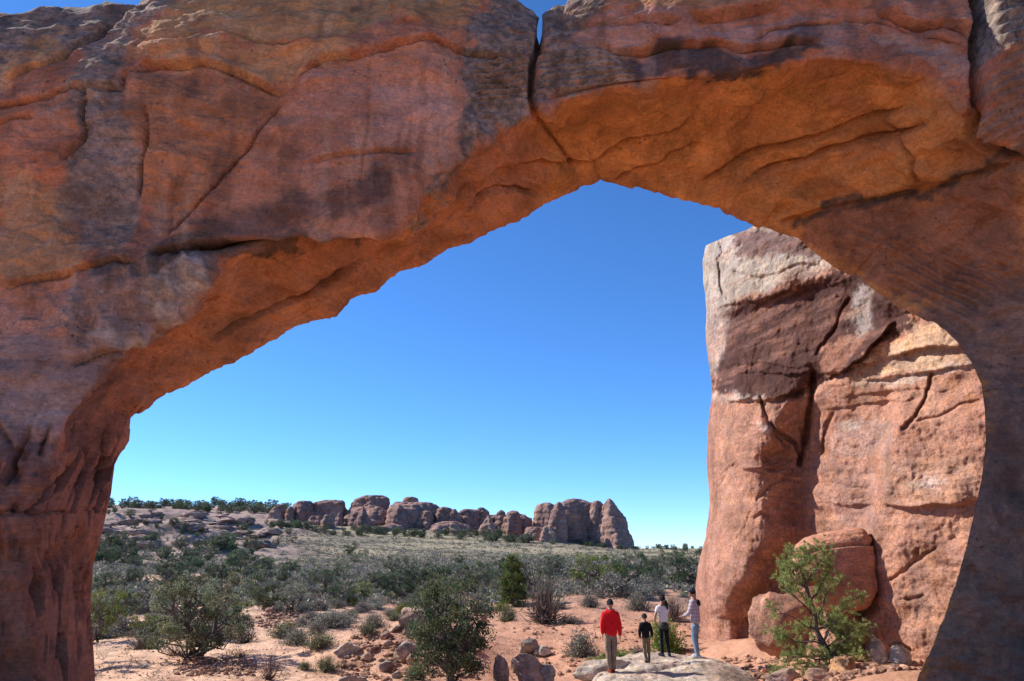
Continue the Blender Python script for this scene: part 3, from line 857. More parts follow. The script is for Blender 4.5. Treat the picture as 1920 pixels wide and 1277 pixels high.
FIN_FEATURES = [
    ('crack', [(1524, 700), (1522, 760), (1508, 830), (1500, 870)], 4.2, 0.7, 0),
    ('crack', [(1425, 745), (1440, 790), (1470, 815), (1490, 835), (1498, 850)], 3.4, 0.35, 0),
    ('crack', [(1440, 770), (1455, 815), (1480, 840)], 2.8, 0.2, 0),
    ('crack', [(1590, 560), (1560, 620), (1532, 665)], 3.5, 0.2, 0),
    ('up', [(1540, 700), (1580, 700), (1640, 645), (1690, 592)], 3.4, 0.45, 60),
    ('up', [(1655, 672), (1720, 655), (1790, 650), (1840, 645)], 2.8, 0.35, 60),
    ('up', [(1600, 716), (1680, 705), (1760, 693), (1840, 682)], 3.4, 0.16, 40),
    ('crack', [(1745, 700), (1740, 745), (1715, 780), (1695, 800)], 2.8, 0.22, 0),
    ('crack', [(1560, 775), (1550, 800), (1540, 850)], 2.8, 0.2, 0),
    ('up', [(1650, 948), (1720, 952), (1780, 947), (1830, 940)], 3.4, 0.26, 60),
    ('up', [(1340, 748), (1420, 752), (1480, 742), (1530, 720)], 4.2, 0.30, 60),
    ('crack', [(1672, 1085), (1700, 1070), (1718, 1050), (1722, 1030)], 3.5, 0.12, 0),
    ('crack', [(1718, 1055), (1735, 1040), (1752, 1030)], 3.5, 0.12, 0),
    ('crack', [(1690, 1123), (1730, 1117)], 3, 0.08, 0),
    ('up', [(1360, 870), (1400, 880), (1440, 878), (1480, 862)], 3.4, 0.16, 40),
    ('down', [(1355, 893), (1400, 872), (1450, 882), (1490, 880)], 3.4, 0.18, 35),
    ('crack', [(1415, 970), (1430, 962), (1438, 966)], 3.5, 0.12, 0),
    ('crack', [(1340, 1065), (1350, 1052)], 3.5, 0.1, 0),
    ('crack', [(1400, 1160), (1408, 1185), (1430, 1198)], 3.4, 0.25, 0),
    ('crack', [(1385, 1235), (1420, 1240), (1460, 1245)], 2.8, 0.2, 0),
    ('up', [(1350, 500), (1420, 520), (1500, 495), (1560, 500)], 4.2, 0.12, 40),
    ('crack', [(1352, 445), (1352, 490), (1346, 530), (1362, 560)], 4.2, 0.35, 0),
    ('up', [(1325, 590), (1370, 570), (1420, 562), (1500, 545)], 4.2, 0.20, 50),
    ('crack', [(1350, 915), (1362, 880), (1376, 872)], 2.6, 0.15, 0),
    ('crack', [(1560, 905), (1600, 918), (1640, 912)], 2.4, 0.08, 0),
    ('up', [(1530, 770), (1600, 758), (1680, 752), (1730, 745)], 3, 0.10, 30),
    ('up', [(1560, 742), (1640, 735), (1720, 728), (1800, 735)], 3, 0.08, 26),
    ('crack', [(1700, 790), (1760, 780), (1800, 760), (1838, 752)], 2.4, 0.10, 0),
    ('up', [(1340, 690), (1420, 680), (1500, 688), (1540, 676)], 3, 0.10, 26),
    ('crack', [(1420, 935), (1450, 905), (1495, 900)], 2.6, 0.12, 0),
    ('crack', [(1385, 1010), (1400, 985), (1402, 960)], 2.6, 0.08, 0),
]
FIN_COLOURS = [
    ([(1290, 440), (1560, 380), (1560, 500), (1500, 520), (1400, 550), (1370, 580), (1290, 620)], (0.44, 0.38, 0.32), 14, 0.85, 0.35),
    ([(1378, 430), (1480, 430), (1560, 460), (1530, 480), (1450, 478), (1385, 490)], (0.17, 0.09, 0.08), 10, 0.85, 0.1),
    ([(1350, 590), (1420, 555), (1500, 528), (1600, 500), (1680, 560), (1720, 600), (1640, 648), (1585, 700), (1530, 716), (1500, 745), (1420, 750), (1340, 730), (1345, 660)], (0.075, 0.033, 0.028), 8, 0.96, 0.0),
    ([(1320, 580), (1370, 575), (1360, 640), (1345, 700), (1320, 690)], (0.42, 0.33, 0.28), 14, 0.7, 0.3),
    ([(1600, 540), (1640, 540), (1630, 620), (1590, 640)], (0.42, 0.36, 0.33), 12, 0.6, 0.1),
    ([(1540, 660), (1590, 620), (1620, 640), (1580, 695), (1545, 710)], (0.33, 0.16, 0.11), 10, 0.7, 0.0),
    ([(1335, 738), (1430, 740), (1425, 752), (1340, 756)], (0.46, 0.37, 0.30), 5, 0.6, 0.0),
    ([(1600, 710), (1700, 606), (1760, 600), (1870, 700), (1700, 690)], (0.50, 0.33, 0.215), 8, 0.85, 0.0),
    ([(1575, 722), (1600, 712), (1700, 700), (1830, 678), (1830, 696), (1700, 714)], (0.52, 0.41, 0.32), 5, 0.6, 0.1),
    ([(1570, 790), (1640, 780), (1685, 800), (1670, 850), (1600, 860), (1560, 840)], (0.34, 0.235, 0.20), 16, 0.5, 0.35),
    ([(1578, 800), (1612, 793), (1618, 806), (1590, 812)], (0.46, 0.40, 0.35), 5, 0.45, 0.3),
    ([(1550, 850), (1640, 880), (1640, 1000), (1560, 1000)], (0.36, 0.205, 0.16), 20, 0.7, 0.1),
    ([(1660, 860), (1830, 860), (1830, 940), (1660, 945)], (0.43, 0.25, 0.175), 12, 0.7, 0.0),
    ([(1660, 920), (1830, 915), (1830, 942), (1660, 946)], (0.28, 0.15, 0.10), 10, 0.6, 0.0),
    ([(1700, 905), (1740, 900), (1780, 902), (1770, 914), (1710, 916)], (0.50, 0.41, 0.35), 5, 0.45, 0.3),
    ([(1400, 1060), (1440, 1050), (1420, 1120), (1370, 1160), (1350, 1130)], (0.30, 0.16, 0.115), 18, 0.6, 0.3),
    ([(1410, 795), (1460, 790), (1440, 815)], (0.60, 0.52, 0.47), 6, 0.5, 0.0),
]
def build_fin():
    NR, NC = 470, 400
    a = np.linspace(0, 1, NC) ** 1.12
    b = np.linspace(0, 1, NR)
    Ly, Lx = np.array(FIN_L, float).T
    Tx, Ty = np.array(FIN_T, float).T
    xs = 1318 + (2120 - 1318) * a
    top = np.interp(xs, Tx, Ty)
    py = top[None, :] + (1440 - top[None, :]) * b[:, None]
    Lrow = smooth_rows(np.interp(np.linspace(370, 1440, 600), Ly, Lx), 3, 0)
    L = np.interp(py, np.linspace(370, 1440, 600), Lrow) + 1.6 * perlin(np.stack([py * 0.05, 0 * py, 0 * py], -1)) + 2.0 * perlin(np.stack([py * 0.018, 0 * py + 5, 0 * py], -1))
    px = L + (2120 - L) * a[None, :]
    r = ray(px, py)
    t = fin_plane_t(r)
    V0 = r * t[..., None] + np.array([0, 0, CAMZ])
    n1 = fbm(V0 * 0.5 + 3, 4); n2 = fbm(V0 * 1.7 + 31, 4)
    qx, qy = px + 6 * n2, py + 5 * fbm(V0 * 1.3 + 61, 3)
    dl = px - L
    # depth along the sight line, positive = farther
    d = 2.6 * (1 - np.sqrt(np.clip(1 - (1 - np.clip(dl / 70, 0, 1)) ** 2, 0, 1)))       # rounded far corner
    gx = np.interp(py, [p[1] for p in GULLY], [p[0] for p in GULLY])
    low = sstep(690, 800, py)
    belly = np.exp(-((py - 1000) / 150) ** 2)
    # pillar: full round towards the gully
    rel = (px - gx)
    left_side = sstep(-120, 0, rel) * (rel <= 0)
    d += low * np.where(rel <= 0, 1.5 * sstep(-110, 0, rel) ** 1.6, 0)
    d -= low * np.where(rel <= 0, 0.55 * np.sin(np.clip(dl / np.maximum(gx - L, 1), 0, 1) * math.pi), 0)
    # recessed column to its right, until the right-hand block
    ex = np.interp(py, [600, 700, 800, 850, 950, 1010, 1150, 1420], [1840, 1700, 1665, 1655, 1640, 1622, 1632, 1640])
    colm = low * (rel > 0) * sstep(22, -22, px - ex)
    d += colm * (1.5 - 0.55 * np.sin(np.clip(rel / np.maximum(ex - gx, 1), 0, 1) * math.pi * 0.62))
    d += 0 * low
    d += 0.9 * sstep(1660, 1900, px) * low * 0.3
    # hollow below the gully where the boulder is lodged
    d += 0.9 * np.exp(-((px - 1560) / 60) ** 2 - ((py - 1100) / 70) ** 2)
    d += 0.55 * belly * 0 - 0.35 * np.exp(-((px - 1380) / 60) ** 2 - ((py - 1030) / 130) ** 2)
    # eye socket
    d += 0.55 * np.exp(-((px - 1455) / 26) ** 2 - ((py - 858) / 14) ** 2)
    # the varnished slab above
    d += 0.5 * (1 - low) * sstep(1400, 1640, px) + 0.35 * poly_mask(qx, qy, [(1340, 600), (1560, 520), (1690, 592), (1585, 700), (1500, 745), (1340, 735)], 12)
    # gully foot: lower block stands out
    d -= 0.9 * poly_mask(qx, qy, [(1408, 1150), (1440, 1120), (1520, 1100), (1560, 1130), (1640, 1150), (1640, 1440), (1400, 1440)], 18)
    for kind, pts, wd, dep, reach in FIN_FEATURES:
        pts = np.array(pts, float)
        mx = max(6 * wd, 3 * reach)
        m = (px > pts[:, 0].min() - mx) & (px < pts[:, 0].max() + mx) & (py > pts[:, 1].min() - mx) & (py < pts[:, 1].max() + mx)
        dd, sg = poly_dist(qx[m], qy[m], [tuple(p) for p in pts])
        if kind == 'crack':
            d[m] += dep * np.exp(-(dd / wd) ** 2)
            continue
        if kind == 'down':
            sg = -sg
        t0 = np.hypot(qx[m] - pts[0, 0], qy[m] - pts[0, 1]); t1 = np.hypot(qx[m] - pts[-1, 0], qy[m] - pts[-1, 1])
        lenp = np.hypot(*np.diff(pts, axis=0).T).sum()
        fade = sstep(0, 0.2 * lenp, np.minimum(t0, t1))
        up = sstep(-wd * 0.7, wd * 0.7, sg * dd)
        d[m] -= fade * dep * (up * np.exp(-dd / reach) - 0.35 * (1 - up) * np.exp(-dd / (0.5 * reach)))
    bed = fbm(np.stack([V0[..., 0] * 0.3, V0[..., 1] * 0.3, V0[..., 2] * 2.4 + 0.25 * V0[..., 0]], -1), 4)
    d -= 0.18 * n1 + 0.05 * bed + 0.05 * n2 + 0.03 * fbm(V0 * 6 + 3, 3)
    d -= 0.045 * ridged(np.stack([V0[..., 0] * 0.5, V0[..., 1] * 0.5, V0[..., 2] * 1.1], -1) + 4, 3)
    V = r * (t + d)[..., None] + np.array([0, 0, CAMZ])
    C = np.zeros(V.shape, np.float32) + np.array((0.385, 0.195, 0.130), np.float32)
    Mo = 0.05 + 0 * px
    def lay(mask, c):
        nonlocal C
        C = C * (1 - mask[..., None]) + np.array(c, np.float32) * mask[..., None]
    lay(0.6 * sstep(0.0, 0.5, n1), (0.32, 0.155, 0.11))
    lay(0.5 * sstep(0.1, 0.5, -n1), (0.45, 0.25, 0.165))
    n6 = fbm(V0 * 5 + 15, 3)
    cx_, cy_ = px + 12 * n1 + 12 * n2 + 9 * n6, py + 10 * fbm(V0 * 0.9 + 77, 4) + 9 * n6
    for pts, c, soft, st, spk in FIN_COLOURS:
        mk = sstep(0.2, 0.8, poly_mask(cx_, cy_, pts, soft * 1.3) + 0.28 * n6 + 0.2 * n2) * st * (poly_mask(cx_, cy_, pts, soft * 2.0) > 0)
        lay(mk, c); Mo = Mo * (1 - mk) + spk * mk
    lay(0.35 * sstep(0.1, 0.45, bed), (0.33, 0.17, 0.125))
    # far side and top: the shell runs on backwards
    back = np.array([0.30, 0.95, 0.0])
    ks = np.array([9.0, 6.0, 3.5, 1.8, 0.7])
    side = np.stack([V[:, 0] + back * k for k in ks], 1)
    V = np.concatenate([side, V], 1)
    C = np.concatenate([np.repeat(C[:, :1], len(ks), 1), C], 1)
    Mo = np.concatenate([np.repeat(Mo[:, :1], len(ks), 1), Mo], 1)
    kt = np.array([8.0, 5.0, 2.5, 1.0, 0.35])
    cap = np.stack([V[0] + back * k + np.array([0.2 * k, 0, 0.25 * math.sin(min(k, 3))]) for k in kt], 0)
    V = np.concatenate([cap, V], 0)
    C = np.concatenate([np.repeat(C[:1], len(kt), 0), C], 0)
    Mo = np.concatenate([np.repeat(Mo[:1], len(kt), 0), Mo], 0)
    F = grid_faces(V.shape[0], V.shape[1])
    me = mesh_from('sandstone_fin', V, F[:, ::-1], M_FIN, col=C, mot=Mo)
    o = obj('sandstone_fin', me)
    tag(o, 'tall sunlit salmon sandstone fin with dark varnish and a vertical gully, seen through the arch', 'rock wall')
build_fin()
print('fin', time.time() - T0)

# ------------------------------------------------------------------ boulders
def ico(sub):
    bm = bmesh.new()
    bmesh.ops.create_icosphere(bm, subdivisions=sub, radius=1.0)
    V = np.array([v.co[:] for v in bm.verts]); F = np.array([[v.index for v in f.verts] for f in bm.faces])
    bm.free()
    return V, F
ICO = {k: ico(k) for k in (2, 3, 4, 5)}
def rock_mesh(name, size, seed, sub=4, cuts=9, rough=0.10, col=(0.5, 0.3, 0.2), col2=None, strata=0.03, mat=None, mot=0.1):
    V, F = ICO[sub]
    V = V.copy()
    rs = np.random.RandomState(seed)
    for _ in range(cuts):
        n = rs.normal(size=3); n /= np.linalg.norm(n)
        dpl = rs.uniform(0.48, 0.85)
        e = V @ n - dpl
        V = V - np.clip(e, 0, None)[:, None] * n * 0.97
    nrm = V / (np.linalg.norm(V, axis=1, keepdims=True) + 1e-6)
    off = rs.uniform(0, 60, 3)
    V = V + nrm * (rough * fbm(V * 1.6 + off, 4) + strata * np.sin(V[:, 2] * 16 + 4 * perlin(V * 1.5 + off)))[:, None]
    Vw = V * np.array(size)
    n = fbm(V * 1.5 + off + 5, 4)
    c1 = np.array(col); c2 = np.array(col2 if col2 is not None else c1 * 0.7)
    t = sstep(-0.35, 0.4, n)[:, None]
    C = c1 * (1 - t) + c2 * t
    return mesh_from(name, Vw, F, mat or M_BOULDER, col=C, mot=np.full(len(V), mot) * (0.4 + n * 0.6).clip(0, 2))
def boulder(px, row, wpx, hpx, label, seed, col, col2=None, depth=0.8, rot=(0, 0, 0), group=None, name='boulder', Y=None, sink=0.25, cat='boulder', **kw):
    if Y is None:
        g = G(px, row)
    else:
        g = Vector(P(px, row, Y))
    s = g.y / FPX * 1.0
    w, h = wpx * s / 2 * 1.02, hpx * s / 2 * 1.05
    me = rock_mesh(name, (w, max(w, h) * depth, h * 1.12), seed, col=col, col2=col2, **kw)
    o = obj(name, me)
    o.location = g + Vector((0, max(w, h) * depth * 0.3, h * (1 - sink)))
    o.rotation_euler = rot
    tag(o, label, cat, group)
    return o
TAN = (0.56, 0.42, 0.31); PINK = (0.50, 0.30, 0.21); GRY = (0.42, 0.36, 0.31); CREAM = (0.66, 0.57, 0.46); ORR = (0.52, 0.29, 0.15)
# lodged block in the gully of the fin
def lodged():
    n, m = 90, 120
    rs = np.random.RandomState(5)
    th = np.linspace(0, 2 * math.pi, m, endpoint=False)
    ph = np.linspace(0.0, math.pi, n)
    TH, PH = np.meshgrid(th, ph)
    e = 0.42
    sp = lambda v, p: np.sign(v) * np.abs(v) ** p
    X = sp(np.sin(PH), e) * sp(np.cos(TH), e); Yy = sp(np.sin(PH), e) * sp(np.sin(TH), e); Z = sp(np.cos(PH), e)
    V = np.stack([X, Yy, Z], -1)
    # slopes up to a higher right shoulder, tucks in at the lower left and right
    V[..., 2] += 0.18 * X * (Z > -0.2) - 0.10 * (X ** 2) * (Z > 0)
    V[..., 0] *= np.where(Z < 0, 1 + 0.22 * Z, 1.0)
    V[..., 0] += np.where((Z < 0) & (X < 0), -0.15 * Z * 0, 0)
    nrm = V / np.linalg.norm(V, axis=-1, keepdims=True)
    q = V * np.array([1, 1, 1.3])
    D = 0.06 * fbm(q * 1.1 + 3, 4) + 0.025 * fbm(q * np.array([1, 1, 6]) + 8, 3) - 0.09 * np.exp(-((Z - 0.62 + 0.03 * X) / 0.035) ** 2)
    V = V + nrm * D[..., None]
    c = P(1562, 1070, 21.5)
    s = 21.5 / FPX
    V = V * np.array([66 * s, 1.0, 68 * s])
    C = np.zeros(V.shape) + np.array((0.50, 0.24, 0.155))
    me = mesh_from('boulder', V, grid_faces(n, m, True)[:, ::-1], M_BOULDER, col=C, mot=np.zeros(n * m) + 0.03)
    o = obj('boulder', me)
    o.location = c
    o.rotation_euler = (0, 0.0, math.radians(-14))
    tag(o, 'big square salmon boulder wedged in the gully of the fin behind the pine', 'boulder')
lodged()
boulder(1470, 1185, 110, 120, 'low rounded salmon block at the foot of the gully, left of the pine', 81, (0.48, 0.25, 0.17), depth=0.7, Y=21.6, sink=0.7, cuts=10, rough=0.12)
boulder(1600, 1200, 90, 120, 'reddish rubble block directly behind the pine trunk', 82, (0.45, 0.22, 0.14), depth=0.5, Y=21.5, sink=0.7, cuts=12, rough=0.14)
# stones by the right leg
for k, (x, y, w, h, c, lab, rt) in enumerate([
        (1697, 1257, 58, 40, CREAM, 'pale cream boulder beside the dark right leg of the arch', (0.1, 0.1, 0.2)),
        (1712, 1295, 84, 46, ORR, 'orange boulder under the pale cream one by the right leg', (0, 0.1, 0)),
        (1592, 1290, 50, 62, ORR, 'tilted orange wedge of rock at the foot of the pine', (0.2, 0.55, 0.3)),
        (1692, 1226, 38, 24, (0.36, 0.19, 0.10), 'small brown stone on top of the pale boulder heap', (0, 0.1, 0.4)),
        (1652, 1245, 24, 46, TAN, 'narrow upright tan stone left of the pale cream boulder', (0.1, -0.2, 0.2)),
        (1650, 1300, 60, 40, PINK, 'pink stone at the bottom edge between the orange boulders', (0, 0, 0.6)),
        (1540, 1296, 60, 34, PINK, 'flat pink stone at the bottom edge below the pine', (0, 0.1, 0.2)),
        (1625, 1272, 26, 18, CREAM, 'small cream stone between the orange wedge and the pale boulder', (0.2, 0, 0.3)),
        (1470, 1290, 70, 30, (0.5, 0.33, 0.25), 'flat rose stone at the bottom edge left of the pine', (0, 0, 0.1)),
        ]):
    boulder(x, y, w, h, lab, 200 + k, c, depth=0.9, rot=rt, Y=18.2 - 0.006 * (y - 1250), sink=0.1, cuts=12, rough=0.08)
# the whale-backed rock the walkers stand on
ROCK_PTS = [(1148, 1262, 20.0), (1213, 1242, 20.9), (1247, 1231, 21.8), (1308, 1234, 21.2)]
def crest_z(X, Y):
    c = [P(x, y, d) for x, y, d in ROCK_PTS]
    w = np.stack([1 / (0.05 + (X - p[0]) ** 2 + (Y - p[1]) ** 2) ** 1.3 for p in c], 0)
    return (w * np.array([p[2] for p in c]).reshape(-1, *([1] * np.ndim(X)))).sum(0) / w.sum(0)
def standing_rock():
    n, m = 120, 190
    u, v = np.meshgrid(np.linspace(-1, 1, m), np.linspace(-1, 1, n))
    X = 4.35 + 2.75 * u + 0.25 * v
    Y = 20.2 + 2.9 * v + 0.3 * u
    e = np.sqrt(np.abs(u) ** 2.6 + np.abs(v) ** 2.6)
    p = np.stack([X, Y, 0 * X], -1)
    base = crest_z(X, Y)
    z = base - 1.4 * sstep(0.72, 1.12, e) - 0.5 * sstep(5.0, 7.0, X) - 0.12 * sstep(19.6, 18, Y)
    z = z - 0.14 * np.exp(-((Y - 19.75 - 0.35 * (X - 2.8)) / 0.10) ** 2) * (X < 4.6)        # step below the red-jacket walker
    feet = sum(np.exp(-((X - q[0]) ** 2 + (Y - q[1]) ** 2) / 0.12) for q in [P(x, y, d) for x, y, d in ROCK_PTS])
    z = z + (0.10 * fbm(p * 0.9 + 4, 4) + 0.03 * fbm(p * 4 + 9, 3)) * (1 - np.clip(feet, 0, 1) * 0.8)
    V = np.stack([X, Y, z], -1)
    n1 = fbm(p * 1.2 + 6, 4)
    C = np.array((0.60, 0.49, 0.385)) * (1 - sstep(-0.2, 0.5, n1)[..., None] * 0.5) + np.array((0.46, 0.30, 0.22)) * sstep(-0.2, 0.5, n1)[..., None] * 0.5
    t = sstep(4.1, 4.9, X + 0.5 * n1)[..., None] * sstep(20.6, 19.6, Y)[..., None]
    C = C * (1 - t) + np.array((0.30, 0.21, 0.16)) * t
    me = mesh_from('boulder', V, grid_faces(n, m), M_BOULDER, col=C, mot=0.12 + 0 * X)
    o = obj('boulder', me)
    tag(o, 'broad pale whale-backed rock on which the four walkers stand', 'boulder')
    return V
ROCKV = standing_rock()
def rock_z(X, Y):
    d = (ROCKV[..., 0] - X) ** 2 + (ROCKV[..., 1] - Y) ** 2
    return float(ROCKV[..., 2].ravel()[np.argsort(d.ravel())[:4]].mean())
boulder(1132, 1272, 118, 34, 'long flat cream slab beside the boots of the red-jacket walker', 301, CREAM, (0.55, 0.42, 0.32), depth=0.55, Y=20.6, sink=0.35, cuts=5, rough=0.05, rot=(0, -0.10, 0.1))
for k, (x, y, w, h, c, lab, rt) in enumerate([
        (992, 1228, 46, 30, GRY, 'rounded grey boulder on the orange sand, left of a flat pale stone', (0, 0.1, 0.3)),
        (1018, 1232, 36, 18, CREAM, 'flat pale stone just right of the rounded grey boulder', (0, 0.05, 0.2)),
        (990, 1288, 74, 52, (0.40, 0.29, 0.235), 'biggest grey boulder at the bottom edge below the rounded grey one', (0.1, 0.3, 0.2)),
        (938, 1284, 30, 52, (0.42, 0.32, 0.26), 'upright grey slab at the bottom edge, left of the biggest boulder', (0, -0.15, 0.2)),
        (1026, 1286, 34, 36, GRY, 'small grey boulder at the bottom edge, right of the biggest boulder', (0.1, 0, 0.5)),
        (905, 1172, 26, 16, PINK, 'pink stone on the bank right of the central juniper', (0, 0.3, 0.4)),
        (772, 1178, 78, 38, (0.54, 0.38, 0.29), 'long slanting slab capping the rubble mound left of the central juniper', (0.1, -0.42, 0.2)),
        (800, 1160, 60, 22, TAN, 'flat tan slab behind the slanting slab on the mound crest', (0, -0.2, 0.1)),
        (650, 1228, 52, 24, (0.56, 0.47, 0.38), 'pale oval boulder at the left foot of the rubble mound', (0, -0.25, 0.1)),
        (722, 1200, 24, 14, (0.44, 0.28, 0.21), 'small brown stone on the mound, upper of two in a line', (0, -0.3, 0.2)),
        (724, 1214, 22, 12, (0.50, 0.33, 0.25), 'small brown stone on the mound, lower of two in a line', (0, -0.2, 0.2)),
        (766, 1226, 40, 20, GRY, 'flat grey stone in the middle of the rubble mound', (0.1, -0.1, 0.3)),
        (752, 1242, 28, 30, TAN, 'upright tan stone below the flat grey one on the mound', (0, 0.1, 0.3)),
        (772, 1246, 24, 18, PINK, 'round pink stone right of the upright tan one on the mound', (0, 0, 0.6)),
        (722, 1260, 26, 20, GRY, 'round grey stone low on the rubble mound', (0.2, 0, 0.1)),
        (660, 1292, 54, 24, (0.47, 0.36, 0.29), 'rounded boulder cut by the bottom edge under the mound', (0, 0, 0.1)),
        (738, 1184, 26, 10, TAN, 'thin tan stone at the left end of the slanting slab', (0, -0.3, 0.3)),
        (700, 1222, 18, 10, PINK, 'thin pink stone left of the flat grey one on the mound', (0, -0.2, 0.3)),
        (690, 1240, 24, 14, TAN, 'tan stone between the pale oval boulder and the grey one', (0, 0, 0.3)),
        (742, 1272, 20, 12, TAN, 'little tan stone near the bottom edge under the mound', (0, 0.2, 0.3)),
        (505, 1150, 20, 10, PINK, 'pink stone at the head of the left sand gully', (0, 0, 0.3)),
        ]):
    boulder(x, y, w, h, lab, 320 + k, c, depth=0.8, rot=rt, sink=0.3, cuts=9, rough=0.09, sub=4)
# loose rubble that nobody could count
def rubble():
    rs = np.random.RandomState(12)
    v0, f0 = ICO[2]
    VV, FF, CC = [], [], []
    spots = []
    for _ in range(420):
        x, y = rs.uniform(640, 900), rs.uniform(1180, 1277)
        if y > 1290 - (x - 480) * 0.36 - 25:
            spots.append((x, y, rs.uniform(0.03, 0.11)))
    for _ in range(260):
        spots.append((rs.uniform(960, 1320), rs.uniform(1165, 1265), rs.uniform(0.025, 0.09)))
    for _ in range(260):
        spots.append((rs.uniform(330, 480), rs.uniform(1235, 1268), rs.uniform(0.025, 0.08)))
    for _ in range(120):
        spots.append((rs.uniform(480, 560), rs.uniform(1150, 1180), rs.uniform(0.04, 0.12)))
    for _ in range(240):
        spots.append((rs.uniform(1335, 1730), rs.uniform(1236, 1285), rs.uniform(0.025, 0.12)))
    for _ in range(500):
        spots.append((rs.uniform(175, 1320), rs.uniform(1150, 1280), rs.uniform(0.012, 0.035)))
    n = 0
    gs = Gn([q[0] for q in spots], [q[1] for q in spots], 80, 300)
    for (x, y, s), g in zip(spots, gs):
        sc = s * np.array([rs.uniform(0.8, 1.6), rs.uniform(0.8, 1.4), rs.uniform(0.5, 0.9)])
        a = rs.uniform(0, 6.28)
        v = v0 * (1 + 0.25 * rs.normal(size=(len(v0), 1)).clip(-1, 1)) * sc
        v = np.stack([v[:, 0] * math.cos(a) - v[:, 1] * math.sin(a), v[:, 0] * math.sin(a) + v[:, 1] * math.cos(a), v[:, 2]], -1) + np.array(g) + np.array([0, 0, s * 0.25])
        VV.append(v); FF.append(f0 + n); n += len(v)
        CC.append(np.repeat((np.array([0.48, 0.28, 0.19]) * rs.uniform(0.55, 1.15))[None], len(v), 0))
    me = mesh_from('rubble', np.concatenate(VV), np.concatenate(FF), M_BOULDER, col=np.concatenate(CC), smooth=False, mot=np.zeros(n))
    tag(obj('rubble', me), 'loose reddish rubble strewn over the sandy banks', 'rubble', kind='stuff')
rubble()
print('rocks', time.time() - T0)

# ------------------------------------------------------------------ far domes and fins
def dome(x0, x1, ytop, ybase, Y, label, seed, pw=2.6, flat=0.5, lean=0.0, depth=1.0, tone=0, strata=1.0, rough=1.0):
    """a rounded sandstone mass: profile r(h) = (1-h^pw)^flat, leaning sideways"""
    rs = np.random.RandomState(seed)
    n, m = 80, 100
    xc = (x0 + x1) / 2
    g = Vector(P(xc, ybase + 3, Y))
    topz = P(xc, ytop, Y)[2]
    H = (topz - g.z) * 1.02 + 2.0
    hw = (x1 - x0) / 2 * Y / FPX / 1.02
    h = np.linspace(0, 1, n)
    th = np.linspace(0, 2 * math.pi, m, endpoint=False)
    hh, TT = np.meshgrid(h, th, indexing='ij')
    rad = np.clip(1 - hh ** pw, 0, 1) ** flat
    lob = 1 + 0.10 * np.cos(3 * TT + rs.uniform(0, 6)) + 0.07 * np.cos(5 * TT + rs.uniform(0, 6))
    X = rad * lob * np.cos(TT) * hw + lean * hw * hh
    Yy = rad * lob * np.sin(TT) * hw * depth
    Z = hh * H - 2.0
    V = np.stack([X, Yy, Z], -1)
    off = rs.uniform(0, 99, 3)
    nr = np.stack([np.cos(TT), np.sin(TT), 0.3 + 0 * TT], -1)
    sc = max(hw, 3)
    D = 0.17 * sc * fbm(V / sc * 1.3 + off, 5, 0.6) + 0.06 * sc * ridged(np.stack([V[..., 0] / sc * 2.2, V[..., 1] / sc * 2.2, V[..., 2] / sc * 0.35], -1) + off, 3)
    D = D * rough
    D = D + strata * rough * 0.5 * (np.abs(((Z + 0.8 * fbm(V * 0.05 + off, 2)) / 3.2) % 1 - 0.5) - 0.25) * 2.4
    V = V + nr * (D * np.clip(rad * 2, 0.15, 1))[..., None]
    n1 = fbm(V * 0.10 + off, 4)
    base = np.array([(0.34, 0.205, 0.165), (0.40, 0.25, 0.195), (0.28, 0.165, 0.14)][tone])
    C = np.zeros(V.shape) + base
    t = sstep(-0.1, 0.5, n1)[..., None] * 0.6
    C = C * (1 - t) + np.array((0.20, 0.12, 0.11)) * t
    bb = sstep(0.3, 0.7, fbm(np.stack([V[..., 0] * 0.02, V[..., 1] * 0.02, V[..., 2] * 0.7], -1) + off, 3))[..., None] * 0.5
    C = C * (1 - bb) + np.array((0.46, 0.33, 0.27)) * bb
    me = mesh_from('rock_dome', V, grid_faces(n, m, True), M_FAR, col=C, mot=np.zeros(n * m) + 0.05)
    o = obj('rock_dome', me)
    o.location = g
    tag(o, label, 'rock dome', 'far sandstone domes along the skyline')
